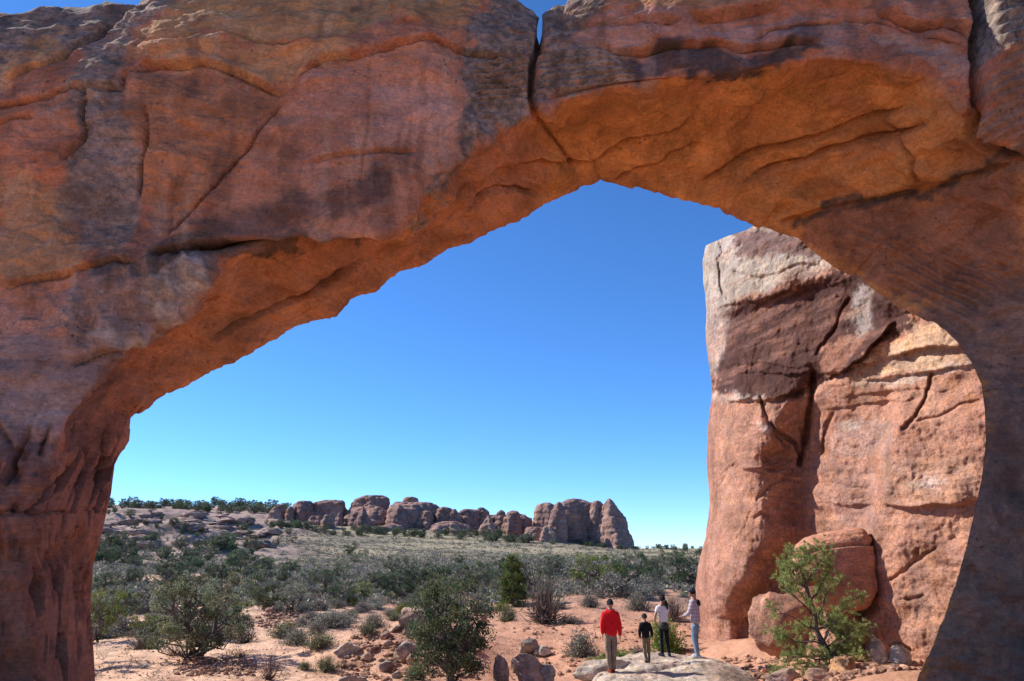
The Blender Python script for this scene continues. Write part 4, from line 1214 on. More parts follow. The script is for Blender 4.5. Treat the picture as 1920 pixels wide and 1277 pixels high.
DOMES = [
    (1000, 1052, 943, 990, 430, 'rounded dome at the left shoulder of the big right-hand massif', dict(pw=3.2, flat=0.45)),
    (1024, 1062, 942, 1014, 396, 'sunlit nose at the left front of the big right-hand massif', dict(pw=2.2, flat=0.6, lean=0.35)),
    (1036, 1124, 937, 1022, 408, 'broad main dome of the big right-hand massif', dict(pw=4.5, flat=0.42, depth=0.7)),
    (1100, 1142, 940, 1026, 402, 'rounded tower left of the tallest pointed peak', dict(pw=3.2, flat=0.5, lean=0.05)),
    (1116, 1190, 936, 1030, 398, 'tallest pointed peak sloping down at the right end of the skyline', dict(pw=1.5, flat=0.72, lean=-0.2)),
    (1142, 1172, 999, 1028, 388, 'small bump at the foot of the tallest pointed peak', dict(pw=2.4)),
    (486, 660, 962, 1000, 462, 'long low ridge of rock behind the left domes', dict(pw=3.5, flat=0.4, depth=0.25, tone=2)),
    (690, 880, 962, 1000, 460, 'long low ridge of rock behind the middle domes', dict(pw=4, flat=0.35, depth=0.25, tone=2)),
    (850, 1010, 968, 1004, 450, 'long low ridge of rock behind the paired beehive domes', dict(pw=4, flat=0.35, depth=0.25, tone=2)),
    (640, 690, 960, 1004, 428, 'rounded dome just behind the dark pinnacle', dict(pw=2.4)),
    (780, 815, 958, 1002, 422, 'rounded front lobe of the long rounded body', dict(pw=2.6)),
    (1012, 1044, 986, 1010, 392, 'low hump at the foot of the sunlit nose', dict(pw=2.0, tone=1)),
    (858, 894, 955, 990, 432, 'blocky buttress left of centre with a dark right side', dict(pw=5, flat=0.35)),
    (886, 918, 952, 990, 436, 'small twin-topped dome right of the blocky buttress', dict(pw=2.4)),
    (893, 937, 966, 1006, 412, 'sharp pointed fin with a sunlit left edge in the middle of the skyline', dict(pw=1.15, flat=0.85, tone=1)),
    (928, 952, 957, 1002, 430, 'left one of the paired beehive domes', dict(pw=2.6)),
    (944, 980, 958, 1004, 424, 'right one of the paired beehive domes', dict(pw=2.8)),
    (966, 999, 965, 996, 428, 'small cone just left of the big right-hand massif', dict(pw=1.5, flat=0.7)),
    (982, 1028, 988, 1014, 404, 'low pale tan ledge in front of the big right-hand massif', dict(pw=3, flat=0.4, tone=1)),
    (648, 738, 948, 1000, 440, 'wide sloping body under the flat-topped summit', dict(pw=3.0, flat=0.5)),
    (670, 729, 930, 965, 446, 'flat-topped summit block of the left group', dict(pw=6, flat=0.35)),
    (756, 783, 932, 955, 452, 'small square knob standing alone on the skyline', dict(pw=6, flat=0.3)),
    (655, 674, 939, 962, 446, 'small knob left of the flat-topped summit', dict(pw=2.5)),
    (722, 822, 943, 998, 436, 'long rounded body right of the flat-topped summit', dict(pw=5, flat=0.38)),
    (650, 706, 948, 1012, 408, 'dark pinnacle with a narrow head in front of the left group', dict(pw=0.9, flat=1.0, tone=2)),
    (722, 770, 947, 998, 420, 'buttress leaning on the long rounded body', dict(pw=1.6, flat=0.7)),
    (600, 626, 966, 1008, 406, 'pale stubby tower in front of the left group', dict(pw=4, flat=0.4, tone=1)),
    (624, 645, 962, 992, 424, 'small pointed tower behind the pale stubby one', dict(pw=1.6, flat=0.7)),
    (492, 526, 950, 992, 430, 'sunlit leaning hump at the left end of the rocks', dict(pw=1.7, flat=0.7, lean=0.3, tone=1)),
    (512, 534, 946, 988, 438, 'narrow dome right of the sunlit leaning hump', dict(pw=3)),
    (532, 552, 950, 985, 434, 'little round head between two blocks at the left', dict(pw=2.4, tone=1)),
    (544, 588, 940, 990, 440, 'dark square block near the left end of the rocks', dict(pw=5, flat=0.36, tone=2)),
    (582, 650, 939, 985, 448, 'long low block behind the pale stubby tower', dict(pw=5, flat=0.36)),
    (812, 852, 951, 998, 428, 'layered rounded block in the middle of the row', dict(pw=3.4, flat=0.42)),
    (836, 866, 955, 996, 424, 'narrow sunlit buttress in the middle of the row', dict(pw=1.8, flat=0.6)),
    (575, 604, 968, 1000, 414, 'squat dark block left of the pale stubby tower', dict(pw=4, flat=0.4, tone=2)),
    (478, 545, 976, 1008, 404, 'low stepped apron of pale rock at the far left foot', dict(pw=2.2, flat=0.6, tone=1)),
    (700, 770, 982, 1010, 412, 'low rubble apron under the leaning buttress', dict(pw=2.2, flat=0.6)),
    (800, 885, 978, 1004, 416, 'low rubble apron under the layered block', dict(pw=2.4, flat=0.55)),
]
for k, (x0, x1, yt, yb, Y, lab, kw) in enumerate(DOMES):
    dome(x0, x1, yt, yb, Y, lab, 500 + k, rough=0.55 if x0 > 990 else 0.9, **kw)
# ledges of slickrock on the left-hand slope
LAND = []      # named landmarks (pixel place, short name) that labels refer to
def near_words(x, y):
    lx, ly, nm = min(LAND, key=lambda l: (l[0] - x) ** 2 + (2.2 * (l[1] - y)) ** 2)
    far = math.hypot(lx - x, ly - y) > 45
    side = ('left of' if x < lx else 'right of') if abs(x - lx) >= 1.3 * abs(y - ly) else ('beyond' if y < ly else 'in front of')
    return ('well ' if far and side in ('left of', 'right of') else 'just ' if not far and side in ('left of', 'right of') else '') + side + ' ' + nm
def ledges():
    rs = np.random.RandomState(21)
    words = []
    for k in range(36):
        x = rs.uniform(185, 520); y = rs.uniform(962, 1030) + (0 if x > 260 else 8)
        g = G(x, y)
        w = rs.uniform(2.5, 8) * (0.7 + g.y / 900); h = rs.uniform(0.8, 2.2)
        o = obj('rock_ledge', rock_mesh('rock_ledge', (w, w * rs.uniform(0.4, 0.7), h), 700 + k, sub=3, cuts=13, rough=0.3, strata=0.10, col=(0.40, 0.28, 0.23), col2=(0.24, 0.165, 0.145), mat=M_FAR))
        o.location = g + Vector((0, 0, h * 0.25))
        o.rotation_euler = (0, rs.uniform(-0.1, 0.1), rs.uniform(-0.4, 0.4))
        size = 'broad' if w > 7 else 'narrow' if w < 5 else 'middling'
        band = 'high' if y < 985 else 'low' if y > 1010 else 'halfway'
        side = 'near the left leg' if x < 300 else 'towards the domes' if x > 420 else 'in the middle'
        tag(o, '%s pale slickrock ledge %s on the far left slope %s' % (size, band, side), 'rock ledge', 'slickrock ledges on the left slope')
ledges()
print('far rocks', time.time() - T0)

# ------------------------------------------------------------------ plants
class Soup:
    """collects triangles and tubes"""
    def __init__(s):
        s.V, s.F, s.C, s.M, s.n = [], [], [], [], 0
    def add(s, V, F, C, m=0):
        s.V.append(V); s.F.append(F + s.n); s.C.append(np.broadcast_to(C, V.shape)); s.M.append(np.full(len(F), m)); s.n += len(V)
    def tube(s, pts, rad, C=(0.1, 0.08, 0.07), sides=5, m=0):
        pts = np.array(pts, float); k = len(pts)
        d = np.gradient(pts, axis=0); d /= np.linalg.norm(d, axis=1, keepdims=True) + 1e-9
        ref = np.where(np.abs(d[:, 2:3]) > 0.9, np.array([[1.0, 0, 0]]), np.array([[0, 0, 1.0]]))
        a = np.cross(d, ref); a /= np.linalg.norm(a, axis=1, keepdims=True) + 1e-9
        b = np.cross(d, a)
        th = np.linspace(0, 2 * math.pi, sides, endpoint=False)
        r = np.asarray(rad, float)[:, None, None]
        V = pts[:, None] + r * (np.cos(th)[None, :, None] * a[:, None] + np.sin(th)[None, :, None] * b[:, None])
        Q = grid_faces(k, sides, True)
        F = np.concatenate([Q[:, [0, 1, 2]], Q[:, [0, 2, 3]]])
        s.add(V.reshape(-1, 3), F, np.array(C), m)
    def leaves(s, cen, dirs, ln, wd, C, rs, m=0):
        """one slim leaf spray (two triangles) for each centre"""
        n = len(cen)
        d = dirs / (np.linalg.norm(dirs, axis=1, keepdims=True) + 1e-9)
        q = rs.normal(size=(n, 3)); a = np.cross(d, q); a /= np.linalg.norm(a, axis=1, keepdims=True) + 1e-9
        ln = np.asarray(ln).reshape(-1, 1); wd = np.asarray(wd).reshape(-1, 1)
        p0 = cen - d * ln * 0.5; p1 = cen + a * wd * 0.5; p2 = cen + d * ln * 0.5; p3 = cen - a * wd * 0.5
        V = np.stack([p0, p1, p2, p3], 1).reshape(-1, 3)
        i = np.arange(n)[:, None] * 4
        F = np.concatenate([i + np.array([[0, 1, 2]]), i + np.array([[0, 2, 3]])])
        s.add(V, F, np.repeat(C, 4, 0), m)
    def mesh(s, name, mats):
        return mesh_from(name, np.concatenate(s.V), np.concatenate(s.F), mats, col=np.concatenate(s.C), smooth=False, mi=np.concatenate(s.M))
def bent(a, b, rs, n=6, amp=0.12):
    a, b = np.array(a, float), np.array(b, float)
    t = np.linspace(0, 1, n)[:, None]
    L = np.linalg.norm(b - a)
    w = np.cumsum(rs.normal(size=(n, 3)) * amp * L / math.sqrt(n), 0)
    w = w - w[0] - t * (w[-1] - w[0])
    return a * (1 - t) + b * t + w
def leafcol(rs, n, base, var=0.25):
    c = np.array(base) * (1 + var * rs.normal(size=(n, 1)).clip(-1.6, 1.6))
    c[:, 0] *= 1 + 0.15 * rs.normal(size=n)
    return np.clip(c, 0.005, 0.6)
JGREEN = (0.185, 0.195, 0.118); JDARK = (0.095, 0.118, 0.062); JBRIGHT = (0.21, 0.235, 0.075); PINY = (0.25, 0.29, 0.10)
def juniper(seed, shape='round', base=JGREEN, clumps=46, per=120, leaf=0.075, trunks=3, width=1.0):
    """unit-high juniper, returns (trunk mesh, crown mesh)"""
    rs = np.random.RandomState(seed)
    W, Cn = Soup(), Soup()
    roots = []
    for k in range(trunks):
        a = rs.uniform(0, 6.28)
        tip = np.array([math.cos(a) * 0.28 * width * (trunks > 1), math.sin(a) * 0.28 * width * (trunks > 1), rs.uniform(0.5, 0.72)])
        if shape == 'cone':
            tip = np.array([rs.normal() * 0.03, rs.normal() * 0.03, 0.9])
        pts = bent((rs.normal() * 0.03, rs.normal() * 0.03, -0.04), tip, rs, 8, 0.22)
        W.tube(pts, np.linspace(0.038, 0.012, 8) * rs.uniform(0.8, 1.2), sides=6)
        roots.append(pts)
    for k in range(clumps):
        z = rs.beta(1.0, 1.35) * 0.95 + 0.03 if shape == 'cone' else rs.beta(1.3, 1.25) * 0.84 + 0.10
        if shape == 'cone':
            R = 0.27 * width * (1 - z) ** 0.6 * (0.75 + 0.25 * min(1, z / 0.2)) + 0.02
        else:
            R = 0.55 * width * math.sqrt(max(0.03, 1 - ((z - 0.5) / 0.52) ** 2))
        a = rs.uniform(0, 6.28); rr = R * math.sqrt(rs.uniform(0.12, 1))
        c = np.array([math.cos(a) * rr, math.sin(a) * rr, z])
        pts = roots[rs.randint(len(roots))]
        j = int(np.clip(np.argmin(np.linalg.norm(pts - c * np.array([1, 1, 0.75]), axis=1)), 1, 7))
        br = bent(pts[j], c, rs, 5, 0.18)
        W.tube(br, np.linspace(0.012, 0.004, 5), sides=4)
        sr = rs.uniform(0.055, 0.115) * (0.75 if shape == 'cone' else 1.0)
        n = int(per * rs.uniform(0.6, 1.3))
        u = rs.normal(size=(n, 3)); u /= np.linalg.norm(u, axis=1, keepdims=True)
        q = u * (rs.uniform(0.25, 1.0, (n, 1)) ** 0.6) * sr * np.array([1, 1, 0.8])
        q += 0.016 * rs.normal(size=(n, 3))
        cc = leafcol(rs, n, np.array(base) * rs.uniform(0.62, 1.4) * np.array([rs.uniform(0.78, 1.06), 1, rs.uniform(0.8, 1.15)]), 0.28)
        Cn.leaves(c + q, u + np.array([0, 0, 0.7]) + 0.4 * rs.normal(size=(n, 3)), leaf * rs.uniform(0.4, 1.0, n) * 0.75, leaf * rs.uniform(0.25, 0.5, n) * 0.75, cc, rs)
    # bare grey twigs poking out
    for k in range(10):
        pts = roots[rs.randint(len(roots))]
        p = pts[rs.randint(2, 8)]
        d = rs.normal(size=3) * np.array([1, 1, 0.5]); d /= np.linalg.norm(d)
        W.tube(bent(p, p + d * rs.uniform(0.2, 0.45) * width, rs, 4, 0.2), np.linspace(0.006, 0.002, 4), sides=3)
    return W.mesh('trunk', M_BARK), Cn.mesh('crown', M_LEAF)
def joined(tm, cm, name='juniper_tree'):
    """one mesh of trunk and crown for trees too far off to show their parts"""
    def arr(me):
        V = np.zeros(len(me.vertices) * 3, np.float32); me.vertices.foreach_get('co', V)
        F = np.zeros(len(me.loops), np.int32); me.loops.foreach_get('vertex_index', F)
        C = np.zeros(len(me.vertices) * 4, np.float32); me.color_attributes['Col'].data.foreach_get('color', C)
        return V.reshape(-1, 3), F.reshape(-1, 3), C.reshape(-1, 4)[:, :3]
    a, b = arr(tm), arr(cm)
    return mesh_from(name, np.concatenate([a[0], b[0]]), np.concatenate([a[1], b[1] + len(a[0])]), [M_BARK, M_LEAF], col=np.concatenate([a[2], b[2]]), smooth=False, mi=np.concatenate([np.zeros(len(a[1])), np.ones(len(b[1]))]))
JUN = {
    'round1': juniper(1, clumps=75, per=150, leaf=0.062, trunks=4, width=1.25),
    'round2': juniper(2, clumps=52, per=110, leaf=0.065, trunks=3, width=1.0, base=JDARK),
    'round3': juniper(3, clumps=44, per=110, leaf=0.07, trunks=3, width=1.4),
    'dense': juniper(4, clumps=110, per=105, leaf=0.058, trunks=3, width=0.9, base=(0.150, 0.182, 0.098)),
    'cone': juniper(5, 'cone', (0.15, 0.185, 0.06), clumps=150, per=95, leaf=0.055, trunks=1, width=1.0),
    'wispy': juniper(6, clumps=30, per=60, leaf=0.06, trunks=3, width=0.8, base=(0.19, 0.185, 0.14)),
    'bright': juniper(7, clumps=46, per=100, leaf=0.07, trunks=2, width=1.1, base=JBRIGHT),
}
print('juniper meshes', time.time() - T0)
def tree(px, row, hpx, kind, label, wscale=1.0, rz=None, group=None, name='juniper_tree', Y=None, lean=0.0):
    g = Gd(px, Y) if Y else G(px, row)
    h = hpx * math.sqrt(g.y ** 2) / FPX * 1.03
    e = empty(name, g, rz if rz is not None else random.uniform(0, 6.28))
    e.scale = (h * wscale, h * wscale, h)
    e.rotation_euler[1] = lean
    tm, cm = JUN[kind]
    obj('trunk', tm, e)
    obj('crown', cm, e)
    tag(e, label, 'tree', group)
    return e
random.seed(5)
TREES = [
    (362, 1232, 142, 'round1', 'large spreading grey-green juniper with several dark trunks on the left sand', 0.95),
    (846, 1284, 178, 'dense', 'dense rounded juniper on the bank in the lower centre, left of the walkers', 0.88),
    (832, 1150, 60, 'wispy', 'thin grey juniper rising behind the central dense one', 1.5),
    (962, 1138, 86, 'cone', 'upright bright green conical juniper above the orange sand', 1.15),
    (995, 1118, 76, 'wispy', 'spindly open juniper just right of the conical one', 0.9),
    (1118, 1112, 70, 'bright', 'broad yellow-green juniper left of the bleached snag in the middle distance', 1.15),
    (1180, 1106, 68, 'round2', 'dark juniper with bleached branches in the middle distance', 1.1),
    (1262, 1092, 56, 'round3', 'broad dark juniper beside the fin, left of its foot', 1.0),
    (1300, 1104, 76, 'round2', 'tall dark juniper half hidden by the foot of the fin', 0.9),
    (1222, 1085, 36, 'round1', 'low juniper between the dark one and the fin', 1.0),
    (752, 1128, 58, 'round2', 'dark juniper in the middle distance above the rubble mound', 1.1),
    (890, 1118, 60, 'round3', 'wide dark juniper left of the conical one', 1.0),
    (500, 1146, 66, 'round2', 'dark bushy juniper right of the large spreading one', 1.05),
    (545, 1150, 52, 'wispy', 'open grey juniper beside the dark bushy one', 1.4),
    (600, 1122, 50, 'round3', 'olive juniper in the middle distance above the sand gully', 1.0),
    (679, 1126, 32, 'bright', 'small round bright green juniper alone in the grey scrub', 0.95),
    (640, 1136, 44, 'round2', 'dark low juniper left of the small bright green one', 1.0),
    (252, 1150, 58, 'wispy', 'dead-looking grey juniper left of the large spreading one', 1.3),
    (182, 1205, 92, 'bright', 'olive juniper at the inner edge of the left leg', 0.8),
    (215, 1165, 56, 'round1', 'grey-green juniper behind the olive one at the left leg', 1.0),
    (265, 1196, 40, 'bright', 'small yellow-green bushy juniper left of the large spreading one', 1.0),
    (430, 1170, 46, 'round3', 'grey juniper behind the right side of the large spreading one', 1.0),
    (700, 1112, 36, 'round1', 'grey juniper between the small bright one and the dark one', 1.0),
    (190, 1108, 30, 'round2', 'dark juniper on the flat close beside the left leg', 1.0),
    (308, 1094, 26, 'round3', 'small round juniper at the low red bank', 1.0),
    (402, 1090, 30, 'round2', 'dark juniper pair at the right end of the low red bank', 1.3),
    (655, 1040, 22, 'round2', 'lone dark juniper on the pale plain', 1.1),
    (666, 1056, 15, 'round3', 'small lone juniper below the other on the pale plain', 1.2),
    (862, 1058, 16, 'round2', 'tiny lone juniper in the yellow grass at centre', 1.1),
    (545, 1076, 22, 'round1', 'small juniper in the grey scrub, below the row of domes', 1.3),
]
for x, y, h, k, lab, ws in TREES:
    tree(x, y, h, k, lab, ws)
# a juniper just outside the left leg whose shade falls on the sand
tree(60, 1240, 190, 'round3', 'juniper hidden behind the left leg, only its shadow showing on the sand', 0.9, Y=25.5)
FARJ = [joined(*JUN[k]) for k in ('round1', 'round2', 'round3', 'dense')]
LAND += [(361, 1160, 'the large spreading juniper'), (846, 1190, 'the central dense juniper'), (962, 1100, 'the conical juniper'), (1118, 1085, 'the yellow-green juniper'), (1180, 1080, 'the bleached-branch juniper'),
         (1262, 1070, 'the fin juniper'), (752, 1100, 'the mound juniper'), (500, 1120, 'the dark bushy juniper'), (600, 1100, 'the olive juniper'), (679, 1112, 'the small bright juniper'), (252, 1125, 'the dead-looking juniper'),
         (655, 1032, 'the lone plain juniper'), (402, 1078, 'the red bank junipers'), (190, 1095, 'the left leg'), (1150, 1190, 'the red-jacket walker'), (1250, 1170, 'the woman in white'),
         (1060, 985, 'the big right-hand massif'), (915, 985, 'the sharp pointed fin'), (700, 950, 'the flat-topped summit'), (678, 990, 'the dark pinnacle'), (770, 940, 'the square knob'), (612, 985, 'the pale stubby tower'), (508, 970, 'the sunlit leaning hump'), (1160, 990, 'the tallest peak'), (565, 960, 'the dark square block'), (830, 975, 'the layered block')]
def far_trees():
    rs = np.random.RandomState(33)
    spots = []
    for _ in range(84): spots.append((rs.uniform(180, 545), rs.uniform(938, 962), rs.uniform(10, 19), 0))
    for _ in range(56): spots.append((rs.uniform(185, 560), rs.uniform(962, 1028), rs.uniform(8, 16), 1))
    for _ in range(58): spots.append((rs.uniform(170, 500), rs.uniform(1022, 1072), rs.uniform(15, 27), 2))
    for _ in range(76): spots.append((rs.uniform(500, 1010), rs.uniform(985, 1012), rs.uniform(9, 18), 3))
    for _ in range(16): spots.append((rs.uniform(1196, 1312), rs.uniform(1029, 1034), rs.uniform(6, 11), 4))
    for _ in range(20): spots.append((rs.uniform(1010, 1200), rs.uniform(1018, 1030), rs.uniform(6, 11), 3))
    for _ in range(34): spots.append((rs.uniform(190, 1300), rs.uniform(1080, 1118), rs.uniform(24, 46), 5))
    labs = ['dark juniper on the left skyline', 'juniper on the far slickrock slope', 'juniper in the belt under the left slope', 'juniper in the line along the domes', 'tiny juniper on the bare horizon', 'dark juniper in the middle belt']
    grp = ['junipers on the left skyline', 'junipers on the left slickrock slope', 'junipers at the foot of the left slope', 'junipers along the foot of the domes', 'junipers on the right horizon', 'junipers in the middle belt']
    for x, y, h, b in spots:
        if b == 3:
            Y = rs.uniform(372, 400); g = Gd(x, Y)
        elif b == 0:
            Y = rs.uniform(455, 525); g = Gd(x, Y)
        elif b == 4:
            Y = rs.uniform(360, 420); g = Gd(x, Y)
        else:
            g = G(x, y)
        o = obj('juniper_tree', FARJ[rs.randint(4) if b != 5 else 1 + rs.randint(2)])
        s = h * g.y / FPX
        o.location = g - Vector((0, 0, 0.05 * s))
        w = rs.uniform(0.8, 1.2)
        o.scale = (s * w, s * w, s)
        o.rotation_euler = (0, 0, rs.uniform(0, 6.28))
        size = 'tall ' if h > (16 if b == 0 else 13 if b < 2 else 22 if b == 2 else 12) else 'small ' if h < (12 if b == 0 else 10 if b < 2 else 18 if b == 2 else 9) else ''
        if b in (0, 1, 2):
            where = 'near the left leg' if x < 270 else 'towards the domes' if x > 450 else 'left of mid-slope' if x < 360 else 'right of mid-slope'
        else:
            where = near_words(x, 1000 if b == 3 else 1030 if b == 4 else y)
        tag(o, size + labs[b] + ', ' + where, 'tree', grp[b])
far_trees()
print('trees', time.time() - T0)

def shrub(seed, leaf=(0.115, 0.118, 0.092), twig=(0.22, 0.19, 0.165), nt=150, nl=1900, spread=1.0, up=0.5, leafsize=0.055, name='shrub'):
    """unit-wide low desert shrub: a burst of fine twigs with tiny leaves"""
    rs = np.random.RandomState(seed)
    S = Soup()
    tips = []
    for k in range(nt):
        a = rs.uniform(0, 6.28); el = rs.uniform(0.12, 1.45)
        L = rs.uniform(0.32, 0.56)
        d = np.array([math.cos(a) * math.cos(el) * spread, math.sin(a) * math.cos(el) * spread, math.sin(el) * (0.7 + up * 0.5)])
        p0 = rs.normal(size=3) * np.array([0.06, 0.06, 0]); p1 = p0 + d * L
        pts = bent(p0, p1, rs, 4, 0.16)
        S.tube(pts, [0.008, 0.006, 0.004, 0.002], C=np.array(twig) * rs.uniform(0.6, 1.4), sides=3)
        tips.append(pts)
    tips = np.array(tips)
    if nl:
        i = rs.randint(0, nt, nl); t = rs.uniform(0.4, 1.05, nl)
        p = tips[i, 0] * (1 - t[:, None]) + tips[i, 3] * t[:, None] + 0.045 * rs.normal(size=(nl, 3))
        p[:, 2] = np.abs(p[:, 2])
        S.leaves(p, tips[i, 3] - tips[i, 0] + 0.3 * rs.normal(size=(nl, 3)), leafsize * rs.uniform(0.6, 1.6, nl), leafsize * rs.uniform(0.25, 0.6, nl), leafcol(rs, nl, leaf, 0.3), rs)
    return S.mesh(name, M_LEAF)
SAGE = (0.27, 0.265, 0.21); GREYB = (0.22, 0.205, 0.17); OLIVE = (0.20, 0.21, 0.11); EPH = (0.15, 0.22, 0.05)
SHR = [shrub(11, SAGE), shrub(12, GREYB), shrub(13, GREYB, nt=150, nl=1200), shrub(14, SAGE, spread=1.2, up=0.2), shrub(15, OLIVE), shrub(16, OLIVE, spread=0.9, up=0.9)]
SHR_DEAD = [shrub(17, nt=230, nl=260, leaf=(0.2, 0.19, 0.16), twig=(0.22, 0.18, 0.155)), shrub(18, nt=70, nl=60, twig=(0.16, 0.10, 0.085), leaf=(0.18, 0.12, 0.09))]
SHR_GREEN = [shrub(19, EPH, twig=(0.10, 0.13, 0.04), nt=190, nl=2600, up=1.0), shrub(20, (0.20, 0.20, 0.05), twig=(0.2, 0.19, 0.07), nt=150, nl=1400)]
def put_shrub(px, row, wpx, me, label, hs=1.0, group=None, name='shrub', cat='shrub', g=None):
    g = g or G(px, row)
    s = wpx * g.y / FPX
    o = obj(name, me)
    o.location = g - Vector((0, 0, 0.03 * s))
    o.scale = (s, s, s * hs)
    o.rotation_euler = (0, 0, random.uniform(0, 6.28))
    tag(o, label, cat, group)
    return o
HERO = [
    (1090, 1232, 52, SHR[0], 'round grey-green bush on the orange sand left of the red jacket', 1.15),
    (1198, 1238, 36, SHR[2], 'pale grey twiggy bush behind the boy', 1.0),
    (1022, 1168, 74, SHR_DEAD[0], 'leafless grey twiggy bush right of the conical juniper', 1.5),
    (952, 1166, 36, SHR[5], 'small grey-green bush below the conical juniper', 0.9),
    (1068, 1170, 40, SHR[3], 'low grey bush right of the leafless one', 0.6),
    (1105, 1138, 34, SHR[1], 'grey bush on the bare sand above the red jacket', 0.9),
    (1196, 1144, 40, SHR[0], 'grey bush on the bare sand above the boy', 1.0),
    (1262, 1165, 54, SHR_DEAD[0], 'bare twiggy bush between the woman and the man in the cap', 1.1),
    (1150, 1118, 90, SHR[1], 'wide grey bush in the scrub left of the sandy gap', 0.6),
    (1212, 1110, 44, SHR[0], 'grey bush at the top of the sandy gap', 0.9),
    (556, 1208, 48, SHR[0], 'blue-grey rounded bush on the sand slope below the gully', 0.8),
    (598, 1216, 52, SHR[4], 'grey-green bush right of the blue-grey rounded one', 0.75),
    (592, 1190, 34, SHR[1], 'dark grey bush casting a shadow on the sand above two others', 0.85),
    (565, 1176, 26, SHR[1], 'small dark bush left of the dark grey one', 0.9),
    (612, 1258, 36, SHR[4], 'green-grey bush at the left foot of the rubble mound', 0.9),
    (645, 1252, 34, SHR_DEAD[1], 'brown withered bush at the foot of the rubble mound', 0.8),
    (570, 1256, 24, SHR[4], 'small green tuft on the bare sand near the bottom', 0.8),
    (505, 1276, 40, SHR_DEAD[1], 'tall thin leafless stems on the sand near the bottom', 1.9),
    (398, 1200, 56, SHR[2], 'dark grey bush under the right side of the spreading juniper', 0.8),
    (456, 1206, 44, SHR[2], 'dark blue-grey bush right of the spreading juniper', 0.9),
    (450, 1232, 44, SHR_DEAD[1], 'brown dead scrub below the dark blue-grey bush', 0.6),
    (400, 1262, 70, SHR_DEAD[1], 'low dead brush pile in front of the spreading juniper', 0.35),
    (330, 1226, 50, SHR_DEAD[1], 'brown dead scrub left of the spreading juniper trunk', 0.6),
    (270, 1216, 60, SHR_DEAD[0], 'fallen grey dead brush on the left sand', 0.7),
    (230, 1190, 60, SHR[2], 'grey bush at the edge of the left sand', 0.8),
    (735, 1262, 40, SHR_DEAD[1], 'withered bush in the rubble left of the central juniper', 0.9),
    (780, 1276, 44, SHR[5], 'grey-green bush at the lower left of the central juniper', 0.8),
    (700, 1178, 40, SHR[0], 'pale sage bush at the left end of the slanting slab', 0.9),
    (690, 1192, 36, SHR[4], 'grey-green bush below the pale sage one', 0.8),
    (1158, 1246, 60, SHR_GREEN[0], 'bright green low bush behind the legs of the red jacket', 0.5),
    (1120, 1252, 40, SHR_GREEN[0], 'bright green tuft at the left end of the cream slab', 0.5),
    (1252, 1228, 58, SHR_GREEN[0], 'upright green bush behind the legs of the woman', 1.15),
    (762, 1152, 46, SHR_GREEN[1], 'yellow-green bush on the scrub behind the mound', 0.5),
    (1010, 1112, 40, SHR_GREEN[1], 'yellow-green low bush right of the conical juniper', 0.45),
    (972, 1122, 30, SHR_GREEN[0], 'bright green bush at the foot of the conical juniper', 0.9),
    (1335, 1262, 40, SHR_DEAD[1], 'dry scrub beside the whale-backed rock at the fin', 0.5),
]
for x, y, w, me, lab, hs in HERO:
    put_shrub(x, y, w * 1.25, me, lab, hs * 1.2)
SANDY = [[(170, 1215), (330, 1240), (480, 1277), (170, 1290)], [(470, 1190), (640, 1180), (640, 1290), (430, 1290)], [(905, 1140), (1320, 1120), (1320, 1290), (900, 1290)], [(1020, 1115), (1090, 1115), (1320, 1150), (1020, 1160)], [(640, 1190), (900, 1140), (900, 1290), (640, 1290)], [(480, 1140), (560, 1160), (560, 1200), (470, 1200)]]
def scrub():
    rs = np.random.RandomState(44)
    n = 0
    bands = [(1150, 1200, 40, 'in the near belt', 'scrub bushes in the near belt'),
             (1110, 1150, 120, 'in the middle belt', 'scrub bushes in the middle belt'),
             (1088, 1112, 130, 'on the flat', 'scrub bushes on the flat')]
    for y0, y1, cnt, lab, grp in bands:
        k = 0
        while k < cnt:
            x, y = rs.uniform(168, 1310), rs.uniform(y0, y1)
            xa, ya = np.array([x]), np.array([y])
            if max(float(poly_mask(xa, ya, p, 4)[0]) for p in SANDY) > 0.4 and rs.uniform() > 0.1:
                continue
            g = G(x, y)
            w = rs.uniform(0.8, 1.9) * FPX / g.y
            kd = rs.randint(6) if rs.uniform() > 0.08 else 6
            hs = rs.uniform(0.55, 1.0)
            lk = ('low ' if hs < 0.7 else 'tall ' if hs > 0.88 else '') + ('pale sage', 'grey', 'dark grey', 'spreading sage', 'grey', 'olive', 'yellow-green')[kd] + ' bush ' + lab + ', ' + near_words(x, y)
            put_shrub(x, y, w, ([SHR[0], SHR[1], SHR[2], SHR[3], SHR[1], SHR[4], SHR_GREEN[1]])[kd], lk, hs, grp, g=g)
            k += 1
scrub()
